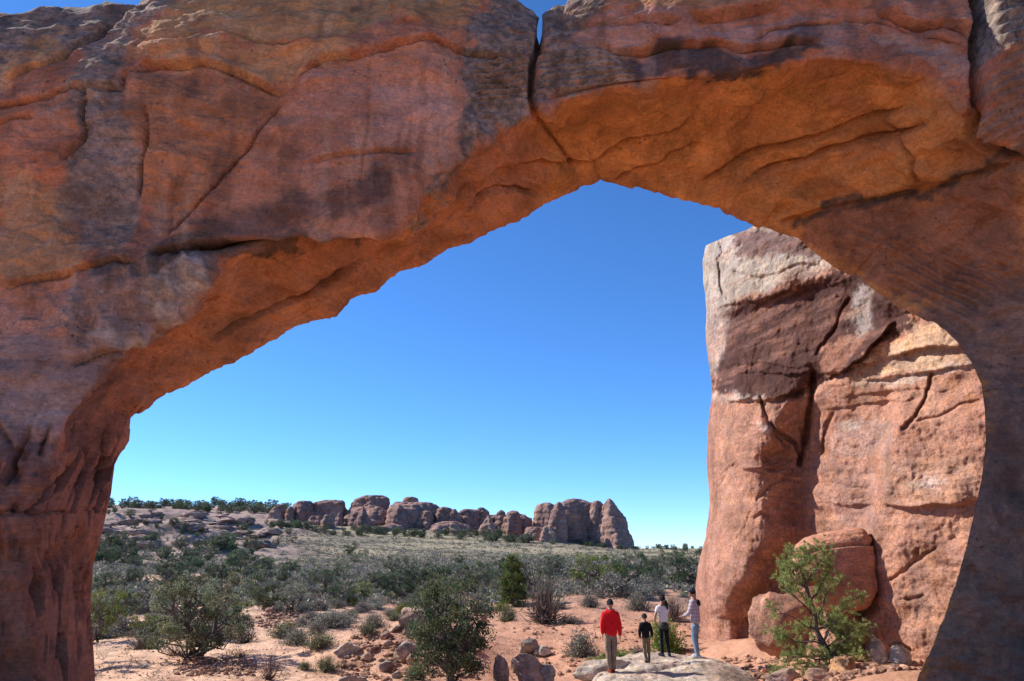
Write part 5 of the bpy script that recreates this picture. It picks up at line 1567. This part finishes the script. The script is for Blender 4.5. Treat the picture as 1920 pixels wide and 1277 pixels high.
def far_scrub():
    """the low blackbrush plain: uncountable, one object"""
    rs = np.random.RandomState(45)
    S = Soup()
    N = 15000
    lo = 55.0
    Y = lo * (390 / lo) ** (rs.uniform(0, 1, N) ** 0.9)
    q = rs.uniform(150, 1330, N)
    X = (q - CX) / FPX / 1.03 * Y
    Z = terrain(X, Y)
    grass = sstep(480, 700, q) * sstep(190, 260, Y) * 0.5
    keep = rs.uniform(size=N) > grass
    keep &= ~((q < 560) & (Y > 230) & (rs.uniform(size=N) > 0.6))
    pat = fbm(np.stack([X * 0.03, Y * 0.022, 0 * X], -1) + 9, 3)
    keep &= rs.uniform(size=N) < 0.35 + 0.9 * sstep(-0.3, 0.3, pat)
    X, Y, Z = X[keep], Y[keep], Z[keep]
    n = len(X)
    w = rs.uniform(0.5, 1.15, n) * (1 + Y / 400)
    K = 16
    u = rs.normal(size=(n, K, 3)); u /= np.linalg.norm(u, axis=2, keepdims=True); u[..., 2] = np.abs(u[..., 2])
    c = np.stack([X, Y, Z], -1)[:, None] + u * rs.uniform(0.5, 1, (n, K, 1)) * (w[:, None, None] * np.array([0.6, 0.6, 0.42]))
    base = np.where(rs.uniform(size=(n, 1)) < 0.25, np.array([[0.17, 0.18, 0.10]]), np.array([[0.24, 0.215, 0.172]])) * rs.uniform(0.7, 1.3, (n, 1))
    cc = np.repeat(base[:, None], K, 1) * rs.uniform(0.6, 1.4, (n, K, 1))
    sz = np.repeat(w[:, None], K, 1).ravel()
    S.leaves(c.reshape(-1, 3), (u + 0.5 * rs.normal(size=u.shape)).reshape(-1, 3), 0.36 * sz, 0.22 * sz, cc.reshape(-1, 3), rs)
    tag(obj('scrub', S.mesh('scrub', M_LEAF)), 'grey blackbrush covering the plain below the domes', 'scrub', kind='stuff')
    # dry grass on the pale plain
    S = Soup()
    N = 9000
    Y = rs.uniform(150, 400, N); q = rs.uniform(560, 1325, N)
    X = (q - CX) / FPX / 1.03 * Y
    Z = terrain(X, Y)
    K = 4
    c = np.stack([X, Y, Z], -1)[:, None] + rs.normal(size=(N, K, 3)) * np.array([0.3, 0.3, 0.0]) + np.array([0, 0, 0.14])
    cc = np.array([0.33, 0.285, 0.17]) * rs.uniform(0.6, 1.25, (N * K, 1))
    S.leaves(c.reshape(-1, 3), np.array([0, 0, 1.0]) + 0.5 * rs.normal(size=(N * K, 3)), rs.uniform(0.35, 0.6, N * K), rs.uniform(0.15, 0.3, N * K), cc, rs)
    tag(obj('dry_grass', S.mesh('dry_grass', M_LEAF)), 'pale yellow dry grass on the plain under the domes', 'grass', kind='stuff')
far_scrub()
def litter():
    """twigs and tufts on the sand"""
    rs = np.random.RandomState(46)
    S = Soup()
    for g in Gn(rs.uniform(170, 1320, 700), rs.uniform(1125, 1277, 700), 120, 300):
        for j in range(7):
            a = rs.uniform(0, 6.28)
            d = np.array([math.cos(a), math.sin(a), rs.uniform(0.3, 1.6)]) * rs.uniform(0.05, 0.16)
            p = g + rs.normal(size=3) * np.array([0.07, 0.07, 0])
            S.leaves(np.array([p + d * 0.5]), np.array([d]), [np.linalg.norm(d)], [0.018], np.array([[0.20, 0.16, 0.11]]) * rs.uniform(0.5, 1.3), rs)
    tag(obj('grass_tufts', S.mesh('grass_tufts', M_LEAF)), 'small dry grass tufts dotted over the near sand', 'grass', kind='stuff')
litter()
print('scrub', time.time() - T0)

# bleached fallen wood
def dead_wood(px, row, wpx, label, seed, upright=False):
    rs = np.random.RandomState(seed)
    g = G(px, row); s = wpx * g.y / FPX
    S = Soup()
    for k in range(9):
        a = rs.uniform(-0.5, 0.5) + (math.pi if rs.uniform() < 0.5 else 0)
        d = np.array([math.cos(a), math.sin(a) * 0.5, rs.uniform(0.05, 0.45)]) if not upright else np.array([rs.normal() * 0.5, rs.normal() * 0.4, rs.uniform(0.5, 1.2)])
        p0 = rs.normal(size=3) * 0.08 * s
        p0[2] = abs(p0[2]) * 0.5
        S.tube(bent(p0, p0 + d * s * rs.uniform(0.25, 0.55), rs, 6, 0.2), np.linspace(0.075, 0.015, 6) * s * rs.uniform(0.5, 1.1), C=(0.5, 0.5, 0.5), sides=6)
    o = obj('dead_branch', S.mesh('dead_branch', M_DEAD))
    o.location = g
    tag(o, label, 'dead wood')
dead_wood(930, 1132, 34, 'bleached white heap of dead wood left of the conical juniper', 61)
dead_wood(1148, 1088, 40, 'bleached bare snag standing among the middle-distance junipers', 62, True)
dead_wood(528, 1148, 16, 'small bleached stump beside the dark bushy juniper', 63)
dead_wood(262, 1252, 40, 'grey fallen branch curving over the left sand', 64)

# the pinyon in front of the fin
def pinyon():
    rs = np.random.RandomState(71)
    Y0 = 18.9
    W, N = Soup(), Soup()
    base = P(1578, 1292, Y0)
    def pt(x, y, dy=0.0):
        return P(x, y, Y0 + dy) - base
    trunk = [pt(1582, 1300), pt(1572, 1258), pt(1556, 1225, 0.05), pt(1542, 1205, 0.05), pt(1530, 1180), pt(1528, 1150, -0.05), pt(1518, 1120, -0.05), pt(1508, 1085, 0), pt(1502, 1050, 0.05), pt(1499, 1026, 0.05)]
    W.tube(trunk, [0.105, 0.095, 0.085, 0.075, 0.062, 0.05, 0.042, 0.03, 0.018, 0.008], sides=8)
    ends = []
    def limb(a, b, r, depth):
        pts = bent(a, b, rs, 6, 0.10)
        W.tube(pts, np.linspace(r, r * 0.35, 6), sides=5)
        L = np.linalg.norm(b - a)
        if depth > 0:
            for k in range(rs.randint(6, 10)):
                p = pts[rs.randint(1, 6)]
                d = (b - a) / L + rs.normal(size=3) * 0.75 + np.array([0, 0, 0.25])
                d /= np.linalg.norm(d)
                limb(p, p + d * rs.uniform(0.16, 0.34) * (1 if depth == 1 else 1.3), r * 0.45, depth - 1)
        else:
            ends.append((pts[-1], (b - a) / L))
            ends.append((pts[3], (b - a) / L))
    LIMBS = [((1530, 1180), (1465, 1150)), ((1545, 1208), (1462, 1190)), ((1560, 1232), (1490, 1232)), ((1566, 1250), (1470, 1262)), ((1570, 1262), (1520, 1262)),
             ((1528, 1155), (1468, 1100)), ((1524, 1140), (1470, 1080)), ((1515, 1112), (1478, 1060)), ((1508, 1085), (1490, 1045)), ((1520, 1125), (1560, 1060)),
             ((1512, 1100), (1545, 1045)), ((1530, 1170), (1556, 1085)), ((1540, 1203), (1580, 1150)), ((1550, 1215), (1600, 1160)), ((1558, 1228), (1610, 1180)),
             ((1562, 1238), (1590, 1205)), ((1530, 1180), (1570, 1170)), ((1504, 1060), (1520, 1035)), ((1545, 1206), (1598, 1125)), ((1572, 1258), (1560, 1235)), ((1568, 1252), (1600, 1235))]
    for a, b in LIMBS:
        dy = rs.uniform(-0.75, 0.6)
        limb(pt(*a), pt(*b, dy), 0.026, 1)
    for k in range(10):       # dead grey twigs near the foot
        a = rs.uniform(0, 6.28); p = trunk[rs.randint(1, 5)]
        W.tube(bent(p, p + np.array([math.cos(a), math.sin(a), rs.uniform(-0.3, 0.5)]) * rs.uniform(0.3, 0.8), rs, 5, 0.2), np.linspace(0.012, 0.003, 5), sides=4)
    cen, dr, cc, ln = [], [], [], []
    for e, d in ends:
        for t in range(rs.randint(4, 8)):
            c = e + rs.normal(size=3) * 0.08
            n = 24
            u = d * 0.9 + rs.normal(size=(n, 3)) * 0.75 + np.array([0, 0, 0.45])
            u /= np.linalg.norm(u, axis=1, keepdims=True)
            L = rs.uniform(0.06, 0.115, n)
            cen.append(c + u * L[:, None] * 0.5); dr.append(u); ln.append(L)
            cc.append(leafcol(rs, n, np.array(PINY) * rs.uniform(0.75, 1.25), 0.2))
    cen, dr, ln, cc = np.concatenate(cen), np.concatenate(dr), np.concatenate(ln), np.concatenate(cc)
    N.leaves(cen, dr, ln, np.full(len(ln), 0.010), cc, rs)
    e = empty('pine_tree', base)
    obj('trunk', W.mesh('trunk', M_PBARK), e)
    obj('crown', N.mesh('crown', M_LEAF), e)
    tag(e, 'small crooked green pinyon pine standing in front of the sunlit fin', 'tree')
    print('pinyon needles', len(ln))
pinyon()

# ------------------------------------------------------------------ walkers
def skin_arrays(verts, edges, radii, sub=2):
    me = bpy.data.meshes.new('tmp')
    me.from_pydata(verts, edges, [])
    o = bpy.data.objects.new('tmp', me)
    COL.objects.link(o)
    sk = o.modifiers.new('skin', 'SKIN')
    sk.use_smooth_shade = True
    lay = me.skin_vertices[0] if len(me.skin_vertices) else None
    if lay is None:
        bm = bmesh.new(); bm.from_mesh(me); bm.verts.layers.skin.verify(); bm.to_mesh(me); bm.free()
        lay = me.skin_vertices[0]
    for i, r in enumerate(radii):
        lay.data[i].radius = r if isinstance(r, tuple) else (r, r)
        lay.data[i].use_root = (i == 0)
    ss = o.modifiers.new('sub', 'SUBSURF')
    ss.levels = ss.render_levels = sub
    dg = bpy.context.evaluated_depsgraph_get()
    m2 = bpy.data.meshes.new_from_object(o.evaluated_get(dg))
    V = np.zeros(len(m2.vertices) * 3, np.float32); m2.vertices.foreach_get('co', V); V = V.reshape(-1, 3)
    m2.calc_loop_triangles()
    F = np.zeros(len(m2.loop_triangles) * 3, np.int32); m2.loop_triangles.foreach_get('vertices', F); F = F.reshape(-1, 3)
    bpy.data.objects.remove(o); bpy.data.meshes.remove(me); bpy.data.meshes.remove(m2)
    return V, F
def ellip(c, r, sub=3, fn=None):
    V, F = ICO[sub]
    V = V.copy()
    if fn is not None:
        V = fn(V)
    return V * np.array(r) + np.array(c), F
def merge(parts):
    VV, FF, n = [], [], 0
    for V, F in parts:
        VV.append(V); FF.append(F + n); n += len(V)
    return np.concatenate(VV), np.concatenate(FF)
M_SKIN = cloth('skin', (0.42, 0.25, 0.18), 0.08, 40, 0.6)
M_HAIR = cloth('dark_hair', (0.018, 0.014, 0.013), 0.4, 60, 0.6)
def hand(side, wrist, dirn, size=1.0, bend=0.3):
    """palm, four unequal fingers and a thumb leaving the side of the palm"""
    w = np.array(wrist, float); d = np.array(dirn, float); d /= np.linalg.norm(d)
    f = np.array([0, 1.0, 0]); f = f - d * (f @ d); f /= np.linalg.norm(f)          # thumb side
    nrm = np.cross(d, f) * side
    parts = []
    v = [tuple(w - d * 0.02), tuple(w + d * 0.045 * size), tuple(w + d * 0.085 * size)]
    parts.append(skin_arrays(v, [(0, 1), (1, 2)], [(0.024, 0.028), (0.017, 0.036), (0.013, 0.034)], 1))
    for k, L in enumerate((0.068, 0.078, 0.072, 0.056)):
        o = w + d * 0.08 * size + f * (0.030 - 0.020 * k) * size
        a = o + d * L * 0.45 * size + nrm * bend * 0.01
        b = o + d * L * 0.8 * size - nrm * bend * 0.03
        c = o + d * L * 0.95 * size - nrm * bend * 0.06
        parts.append(skin_arrays([tuple(o), tuple(a), tuple(b), tuple(c)], [(0, 1), (1, 2), (2, 3)], [0.0095, 0.009, 0.008, 0.006], 1))
    o = w + d * 0.03 * size + f * 0.028 * size
    parts.append(skin_arrays([tuple(o), tuple(o + (d * 0.5 + f * 0.7) * 0.035 * size), tuple(o + (d * 0.9 + f * 0.55) * 0.06 * size)], [(0, 1), (1, 2)], [0.012, 0.010, 0.007], 1))
    return merge(parts)
def head_fn(V):
    V = V.copy()
    # +y is the face: flatter face, jaw narrowing, a nose, brow and eye hollows, ears
    x, y, z = V[:, 0], V[:, 1], V[:, 2]
    V[:, 0] *= 1 - 0.25 * np.clip(-z, 0, 1)
    V[:, 1] *= np.where(y > 0, 0.93, 1.0)
    nose = np.exp(-(x / 0.12) ** 2 - ((z + 0.12) / 0.16) ** 2) * (y > 0)
    eyes = sum(np.exp(-((x - s * 0.36) / 0.16) ** 2 - ((z - 0.02) / 0.1) ** 2) for s in (-1, 1)) * (y > 0)
    mouth = np.exp(-(x / 0.28) ** 2 - ((z + 0.48) / 0.06) ** 2) * (y > 0)
    V[:, 1] += 0.22 * nose - 0.07 * eyes + 0.04 * mouth
    ears = sum(np.exp(-((V[:, 1] + 0.05) / 0.13) ** 2 - ((z + 0.05) / 0.18) ** 2) * (x * s > 0.6) for s in (-1, 1))
    V[:, 0] += np.sign(x) * 0.16 * ears
    return V
def person(px, row, Y, height, rz, label, parts_fn):
    p = P(px, row, Y)
    e = empty('person', (p[0], p[1], rock_z(p[0], p[1]) - 0.01), rz)
    s = height / 1.75
    e.scale = (s, s, s)
    parts_fn(e)
    tag(e, label, 'person')
def put(name, VF, mat, parent, label=None):
    me = mesh_from(name, VF[0], VF[1], mat)
    o = obj(name, me, parent)
    if label: o['label'] = label
    return o
def body(e, arms, legs, tilt=(0, 0.01), female=False):
    """one continuous figure: legs, trunk, neck, arms to the wrists; head and hands grown on"""
    (ls, le, lw), (rs_, re, rw) = arms
    (lh, lk, la), (rh, rk, ra) = legs
    V = [(0, 0, 0.95), (0, 0, 1.12), (0, 0, 1.32), (0, 0, 1.46), (tilt[0] * 0.5, tilt[1] * 0.5, 1.54), (tilt[0], tilt[1], 1.60),
         ls, le, lw, rs_, re, rw, lh, lk, la, rh, rk, ra]
    E = [(0, 1), (1, 2), (2, 3), (3, 4), (4, 5), (3, 6), (6, 7), (7, 8), (3, 9), (9, 10), (10, 11), (0, 12), (12, 13), (13, 14), (0, 15), (15, 16), (16, 17)]
    R = [(0.13, 0.10), (0.12, 0.09), (0.14, 0.10), (0.07, 0.06), 0.052, 0.05, 0.055, 0.042, 0.028, 0.055, 0.042, 0.028, 0.08, 0.055, 0.036, 0.08, 0.055, 0.036]
    parts = [skin_arrays(V, E, R, 2), ellip((tilt[0], tilt[1] + 0.01, 1.645), (0.078, 0.098, 0.115), 4, head_fn)]
    for side, el, wr in ((-1, le, lw), (1, re, rw)):
        parts.append(hand(side, wr, np.array(wr) - np.array(el)))
    return put('body', merge(parts), M_SKIN, e)
def sleeves_top(e, name, mat, arms, r=1.0, long=True, bottom=0.86, hem=(0.185, 0.135), chest=(0.19, 0.125)):
    (ls, le, lw), (rs_, re, rw) = arms
    cut = lambda a, b, t: tuple(np.array(a) * (1 - t) + np.array(b) * t)
    lw2, rw2 = cut(le, lw, 0.97), cut(re, rw, 0.97)
    V = [(0, -0.005, 1.30), (0, -0.005, 1.05), (0, -0.005, bottom), (0, 0, 1.44), (0, 0.0, 1.50), ls, rs_]
    E = [(0, 1), (1, 2), (0, 3), (3, 4), (3, 5), (3, 6)]
    R = [chest, (hem[0] * 0.93, hem[1] * 0.95), hem, (0.10, 0.085), (0.072, 0.075), 0.082 * r, 0.082 * r]
    if long:
        V += [le, lw2, re, rw2]; E += [(5, 7), (7, 8), (6, 9), (9, 10)]; R += [0.066 * r, 0.048 * r, 0.066 * r, 0.048 * r]
    else:
        V += [cut(ls, le, 0.6), cut(rs_, re, 0.6)]; E += [(5, 7), (6, 8)]; R += [0.066 * r, 0.066 * r]
    return put(name, skin_arrays(V, E, R, 2), mat, e)
def trousers(e, mat, legs, r=1.0, waist=(0.158, 0.12), name='trousers'):
    (lh, lk, la), (rh, rk, ra) = legs
    dn = lambda a: (a[0], a[1], a[2] - 0.035)
    V = [(0, 0, 0.93), (0, 0, 1.0), lh, lk, dn(la), rh, rk, dn(ra)]
    E = [(0, 1), (0, 2), (2, 3), (3, 4), (0, 5), (5, 6), (6, 7)]
    R = [waist, (waist[0] * 0.92, waist[1] * 0.92), 0.098 * r, 0.074 * r, 0.060 * r, 0.098 * r, 0.074 * r, 0.060 * r]
    return put(name, skin_arrays(V, E, R, 2), mat, e)
def shoes(e, mat, legs, rz=(0.15, -0.15)):
    for (h, k, a), r in zip(legs, rz):
        def fn(V):
            V = V.copy()
            V[:, 2] = np.where(V[:, 2] < 0, np.maximum(V[:, 2] * 1.6, -0.72), V[:, 2])
            V[:, 2] *= np.where(V[:, 1] > 0.1, 1 - 0.45 * V[:, 1], 1)
            return V
        V, F = ellip((0, 0.05, 0), (0.047, 0.135, 0.072), 3, fn)
        c, s = math.cos(r), math.sin(r)
        V = np.stack([V[:, 0] * c - V[:, 1] * s, V[:, 0] * s + V[:, 1] * c, V[:, 2]], -1) + np.array([a[0], a[1], 0.055])
        put('shoe', (V, F), mat, e)
def hair_cap(e, tilt, mat, r=(0.086, 0.106, 0.120), cut=-0.25, name='hair', dz=0.012):
    def fn(V):
        V = V.copy()
        low = cut + np.where(V[:, 1] > 0.2, 0.65, 0.0)
        V[:, 2] = np.maximum(V[:, 2], low)
        return V
    put(name, ellip((tilt[0], tilt[1], 1.645 + dz), r, 4, fn), mat, e)

def red_jacket(e):
    arms = (((-0.165, 0, 1.395), (-0.215, -0.03, 1.13), (-0.205, 0.05, 0.90)), ((0.165, 0, 1.395), (0.225, -0.03, 1.12), (0.245, 0.04, 0.86)))
    legs = (((-0.085, 0, 0.86), (-0.085, 0.02, 0.48), (-0.045, -0.03, 0.10)), ((0.085, 0, 0.86), (0.075, 0.05, 0.50), (0.045, 0.06, 0.11)))
    body(e, arms, legs, (0.01, 0.02))
    red = cloth('red_fleece', (0.62, 0.012, 0.018), 0.12, 50, 0.85)
    sleeves_top(e, 'jacket', red, arms, 1.08, True, 0.83, (0.195, 0.145), (0.20, 0.135))
    hv = skin_arrays([(-0.10, -0.05, 1.475), (-0.05, -0.115, 1.455), (0, -0.135, 1.44), (0.05, -0.115, 1.455), (0.10, -0.05, 1.475), (0.09, 0.04, 1.49), (0, 0.085, 1.47), (-0.09, 0.04, 1.49)],
                     [(0, 1), (1, 2), (2, 3), (3, 4), (4, 5), (5, 6), (6, 7), (7, 0)], [(0.045, 0.06)] * 8, 2)
    put('hood', hv, red, e)
    trousers(e, cloth('khaki', (0.23, 0.18, 0.13), 0.3, 12), legs, 1.06)
    shoes(e, cloth('red_brown_shoe', (0.20, 0.045, 0.03), 0.2), legs)
    hair_cap(e, (0.01, 0.02), cloth('dark_beanie', (0.02, 0.024, 0.03), 0.2), cut=-0.15, name='beanie', r=(0.088, 0.108, 0.125))
def boy(e):
    arms = (((-0.16, 0, 1.39), (-0.235, -0.01, 1.13), (-0.22, 0.03, 0.90)), ((0.16, 0, 1.39), (0.24, -0.02, 1.14), (0.25, 0.04, 0.91)))
    legs = (((-0.08, 0, 0.86), (-0.07, 0.01, 0.48), (-0.02, -0.06, 0.10)), ((0.08, 0, 0.86), (0.10, 0.03, 0.50), (0.11, 0.08, 0.12)))
    body(e, arms, legs, (-0.01, 0.02))
    sleeves_top(e, 'shirt', cloth('black_shirt', (0.014, 0.014, 0.016), 0.3), arms, 1.05, True, 0.82, (0.175, 0.125), (0.175, 0.12))
    trousers(e, cloth('boy_khaki', (0.20, 0.16, 0.10), 0.3, 14), legs, 0.98)
    shoes(e, cloth('black_shoe', (0.018, 0.018, 0.022), 0.2), legs)
    hair_cap(e, (-0.01, 0.02), cloth('dark_green_beanie', (0.022, 0.032, 0.03), 0.2), cut=-0.2, name='beanie', r=(0.105, 0.125, 0.142))
def woman(e):
    arms = (((-0.15, 0, 1.39), (-0.255, 0.02, 1.15), (-0.20, 0.16, 0.98)), ((0.15, 0, 1.39), (0.215, 0.04, 1.16), (0.15, 0.20, 1.02)))
    legs = (((-0.08, 0, 0.86), (-0.075, 0.03, 0.48), (-0.09, -0.02, 0.10)), ((0.08, 0, 0.86), (0.11, 0.03, 0.49), (0.15, 0.0, 0.10)))
    body(e, arms, legs, (0.02, 0.04), True)
    sleeves_top(e, 'shirt', cloth('white_tee', (0.66, 0.62, 0.63), 0.08), arms, 1.0, False, 0.90, (0.155, 0.12), (0.16, 0.115))
    trousers(e, cloth('black_leggings', (0.012, 0.012, 0.016), 0.2), legs, 0.88, (0.15, 0.12), name='leggings')
    wrap = cloth('grey_wrap', (0.055, 0.058, 0.055), 0.25)
    V = [(0, -0.01, 1.02), (0, -0.03, 0.92), (0.0, -0.045, 0.78), (-0.09, -0.035, 0.74), (0.09, -0.035, 0.72)]
    put('tied_jacket', skin_arrays(V, [(0, 1), (1, 2), (1, 3), (1, 4)], [(0.175, 0.14), (0.20, 0.155), (0.15, 0.11), (0.10, 0.085), (0.11, 0.085)], 2), wrap, e)
    shoes(e, cloth('navy_shoe', (0.02, 0.024, 0.04), 0.2), legs, (0.4, -0.3))
    hair_cap(e, (0.02, 0.03), M_HAIR, cut=-0.5, r=(0.092, 0.112, 0.125))
    pt = skin_arrays([(0.03, -0.07, 1.62), (0.07, -0.12, 1.54), (0.10, -0.13, 1.42), (0.12, -0.12, 1.33)], [(0, 1), (1, 2), (2, 3)], [(0.075, 0.06), (0.075, 0.05), (0.05, 0.035), (0.015, 0.015)], 2)
    put('ponytail', pt, M_HAIR, e)
def man(e):
    arms = (((-0.175, 0, 1.41), (-0.235, 0.06, 1.15), (-0.15, 0.26, 1.06)), ((0.175, 0, 1.41), (0.235, 0.06, 1.15), (0.13, 0.27, 1.05)))
    legs = (((-0.085, 0, 0.88), (-0.085, 0.03, 0.49), (-0.075, -0.04, 0.10)), ((0.085, 0, 0.88), (0.09, 0.05, 0.49), (0.085, 0.02, 0.10)))
    body(e, arms, legs, (0.0, 0.05))
    m, nt, b = new_mat('plaid_cotton')
    tc = nt.nodes.new('ShaderNodeTexCoord')
    def band(axis, scale, lo, hi):
        sx = nt.nodes.new('ShaderNodeSeparateXYZ'); nt.links.new(tc.outputs['Object'], sx.inputs[0])
        mu = node(nt, 'ShaderNodeMath', operation='MULTIPLY'); nt.links.new(sx.outputs[axis], mu.inputs[0]); mu.inputs[1].default_value = scale
        fr = node(nt, 'ShaderNodeMath', operation='FRACT'); nt.links.new(mu.outputs[0], fr.inputs[0])
        return ramp(nt, fr.outputs[0], [(0.0, lo), (0.28, lo), (0.32, hi), (0.62, hi), (0.66, lo)])
    c = mixc(nt, 'MIX', band('Z', 11, 0.15, 0.75), (0.48, 0.45, 0.50), (0.36, 0.20, 0.24))
    c = mixc(nt, 'MIX', band('X', 12, 0.05, 0.40), c, (0.16, 0.19, 0.27))
    nt.links.new(c, b.inputs['Base Color'])
    sleeves_top(e, 'shirt', m, arms, 1.02, True, 0.79, (0.18, 0.14), (0.185, 0.13))
    trousers(e, cloth('blue_jeans', (0.20, 0.28, 0.38), 0.35, 9), legs, 1.02)
    shoes(e, cloth('pale_shoe', (0.45, 0.43, 0.41), 0.2), legs)
    put('neck_hood', skin_arrays([(-0.11, -0.10, 1.43), (0, -0.135, 1.40), (0.11, -0.10, 1.42), (0.05, -0.12, 1.33)], [(0, 1), (1, 2), (1, 3)], [(0.05, 0.06), (0.06, 0.08), (0.055, 0.06), (0.04, 0.04)], 2), cloth('dark_hood', (0.016, 0.017, 0.02), 0.2), e)
    hair_cap(e, (0.0, 0.05), M_HAIR, cut=-0.35)
    capm = cloth('charcoal_cap', (0.045, 0.05, 0.06), 0.2)
    def fn(V):
        V = V.copy(); V[:, 2] = np.maximum(V[:, 2], 0.05); return V
    cp = put('cap', ellip((0, 0.05, 1.668), (0.096, 0.118, 0.118), 4, fn), capm, e)
    def bill(V):
        V = V.copy(); V[:, 1] = np.where(V[:, 1] < 0, V[:, 1] * 0.2, V[:, 1]); V[:, 2] -= 0.5 * V[:, 0] ** 2; return V
    put('bill', ellip((0, 0.135, 1.675), (0.082, 0.11, 0.012), 3, bill), cloth('grey_bill', (0.42, 0.44, 0.44), 0.1), cp)
person(1148, 1262, 20.0, 1.74, 0.08, 'walker seen from behind in a red hooded jacket, khaki trousers and dark beanie', red_jacket)
person(1213, 1242, 20.9, 1.20, 0.05, 'boy seen from behind in a black shirt, khaki trousers and dark beanie', boy)
person(1247, 1231, 21.8, 1.60, 0.25, 'walker with a dark ponytail, white tee, jacket round the waist and black leggings', woman)
person(1308, 1234, 21.2, 1.78, 1.05, 'man turned left in a plaid shirt, pale jeans and grey cap', man)
print('done', time.time() - T0, 'objects', len(bpy.data.objects))
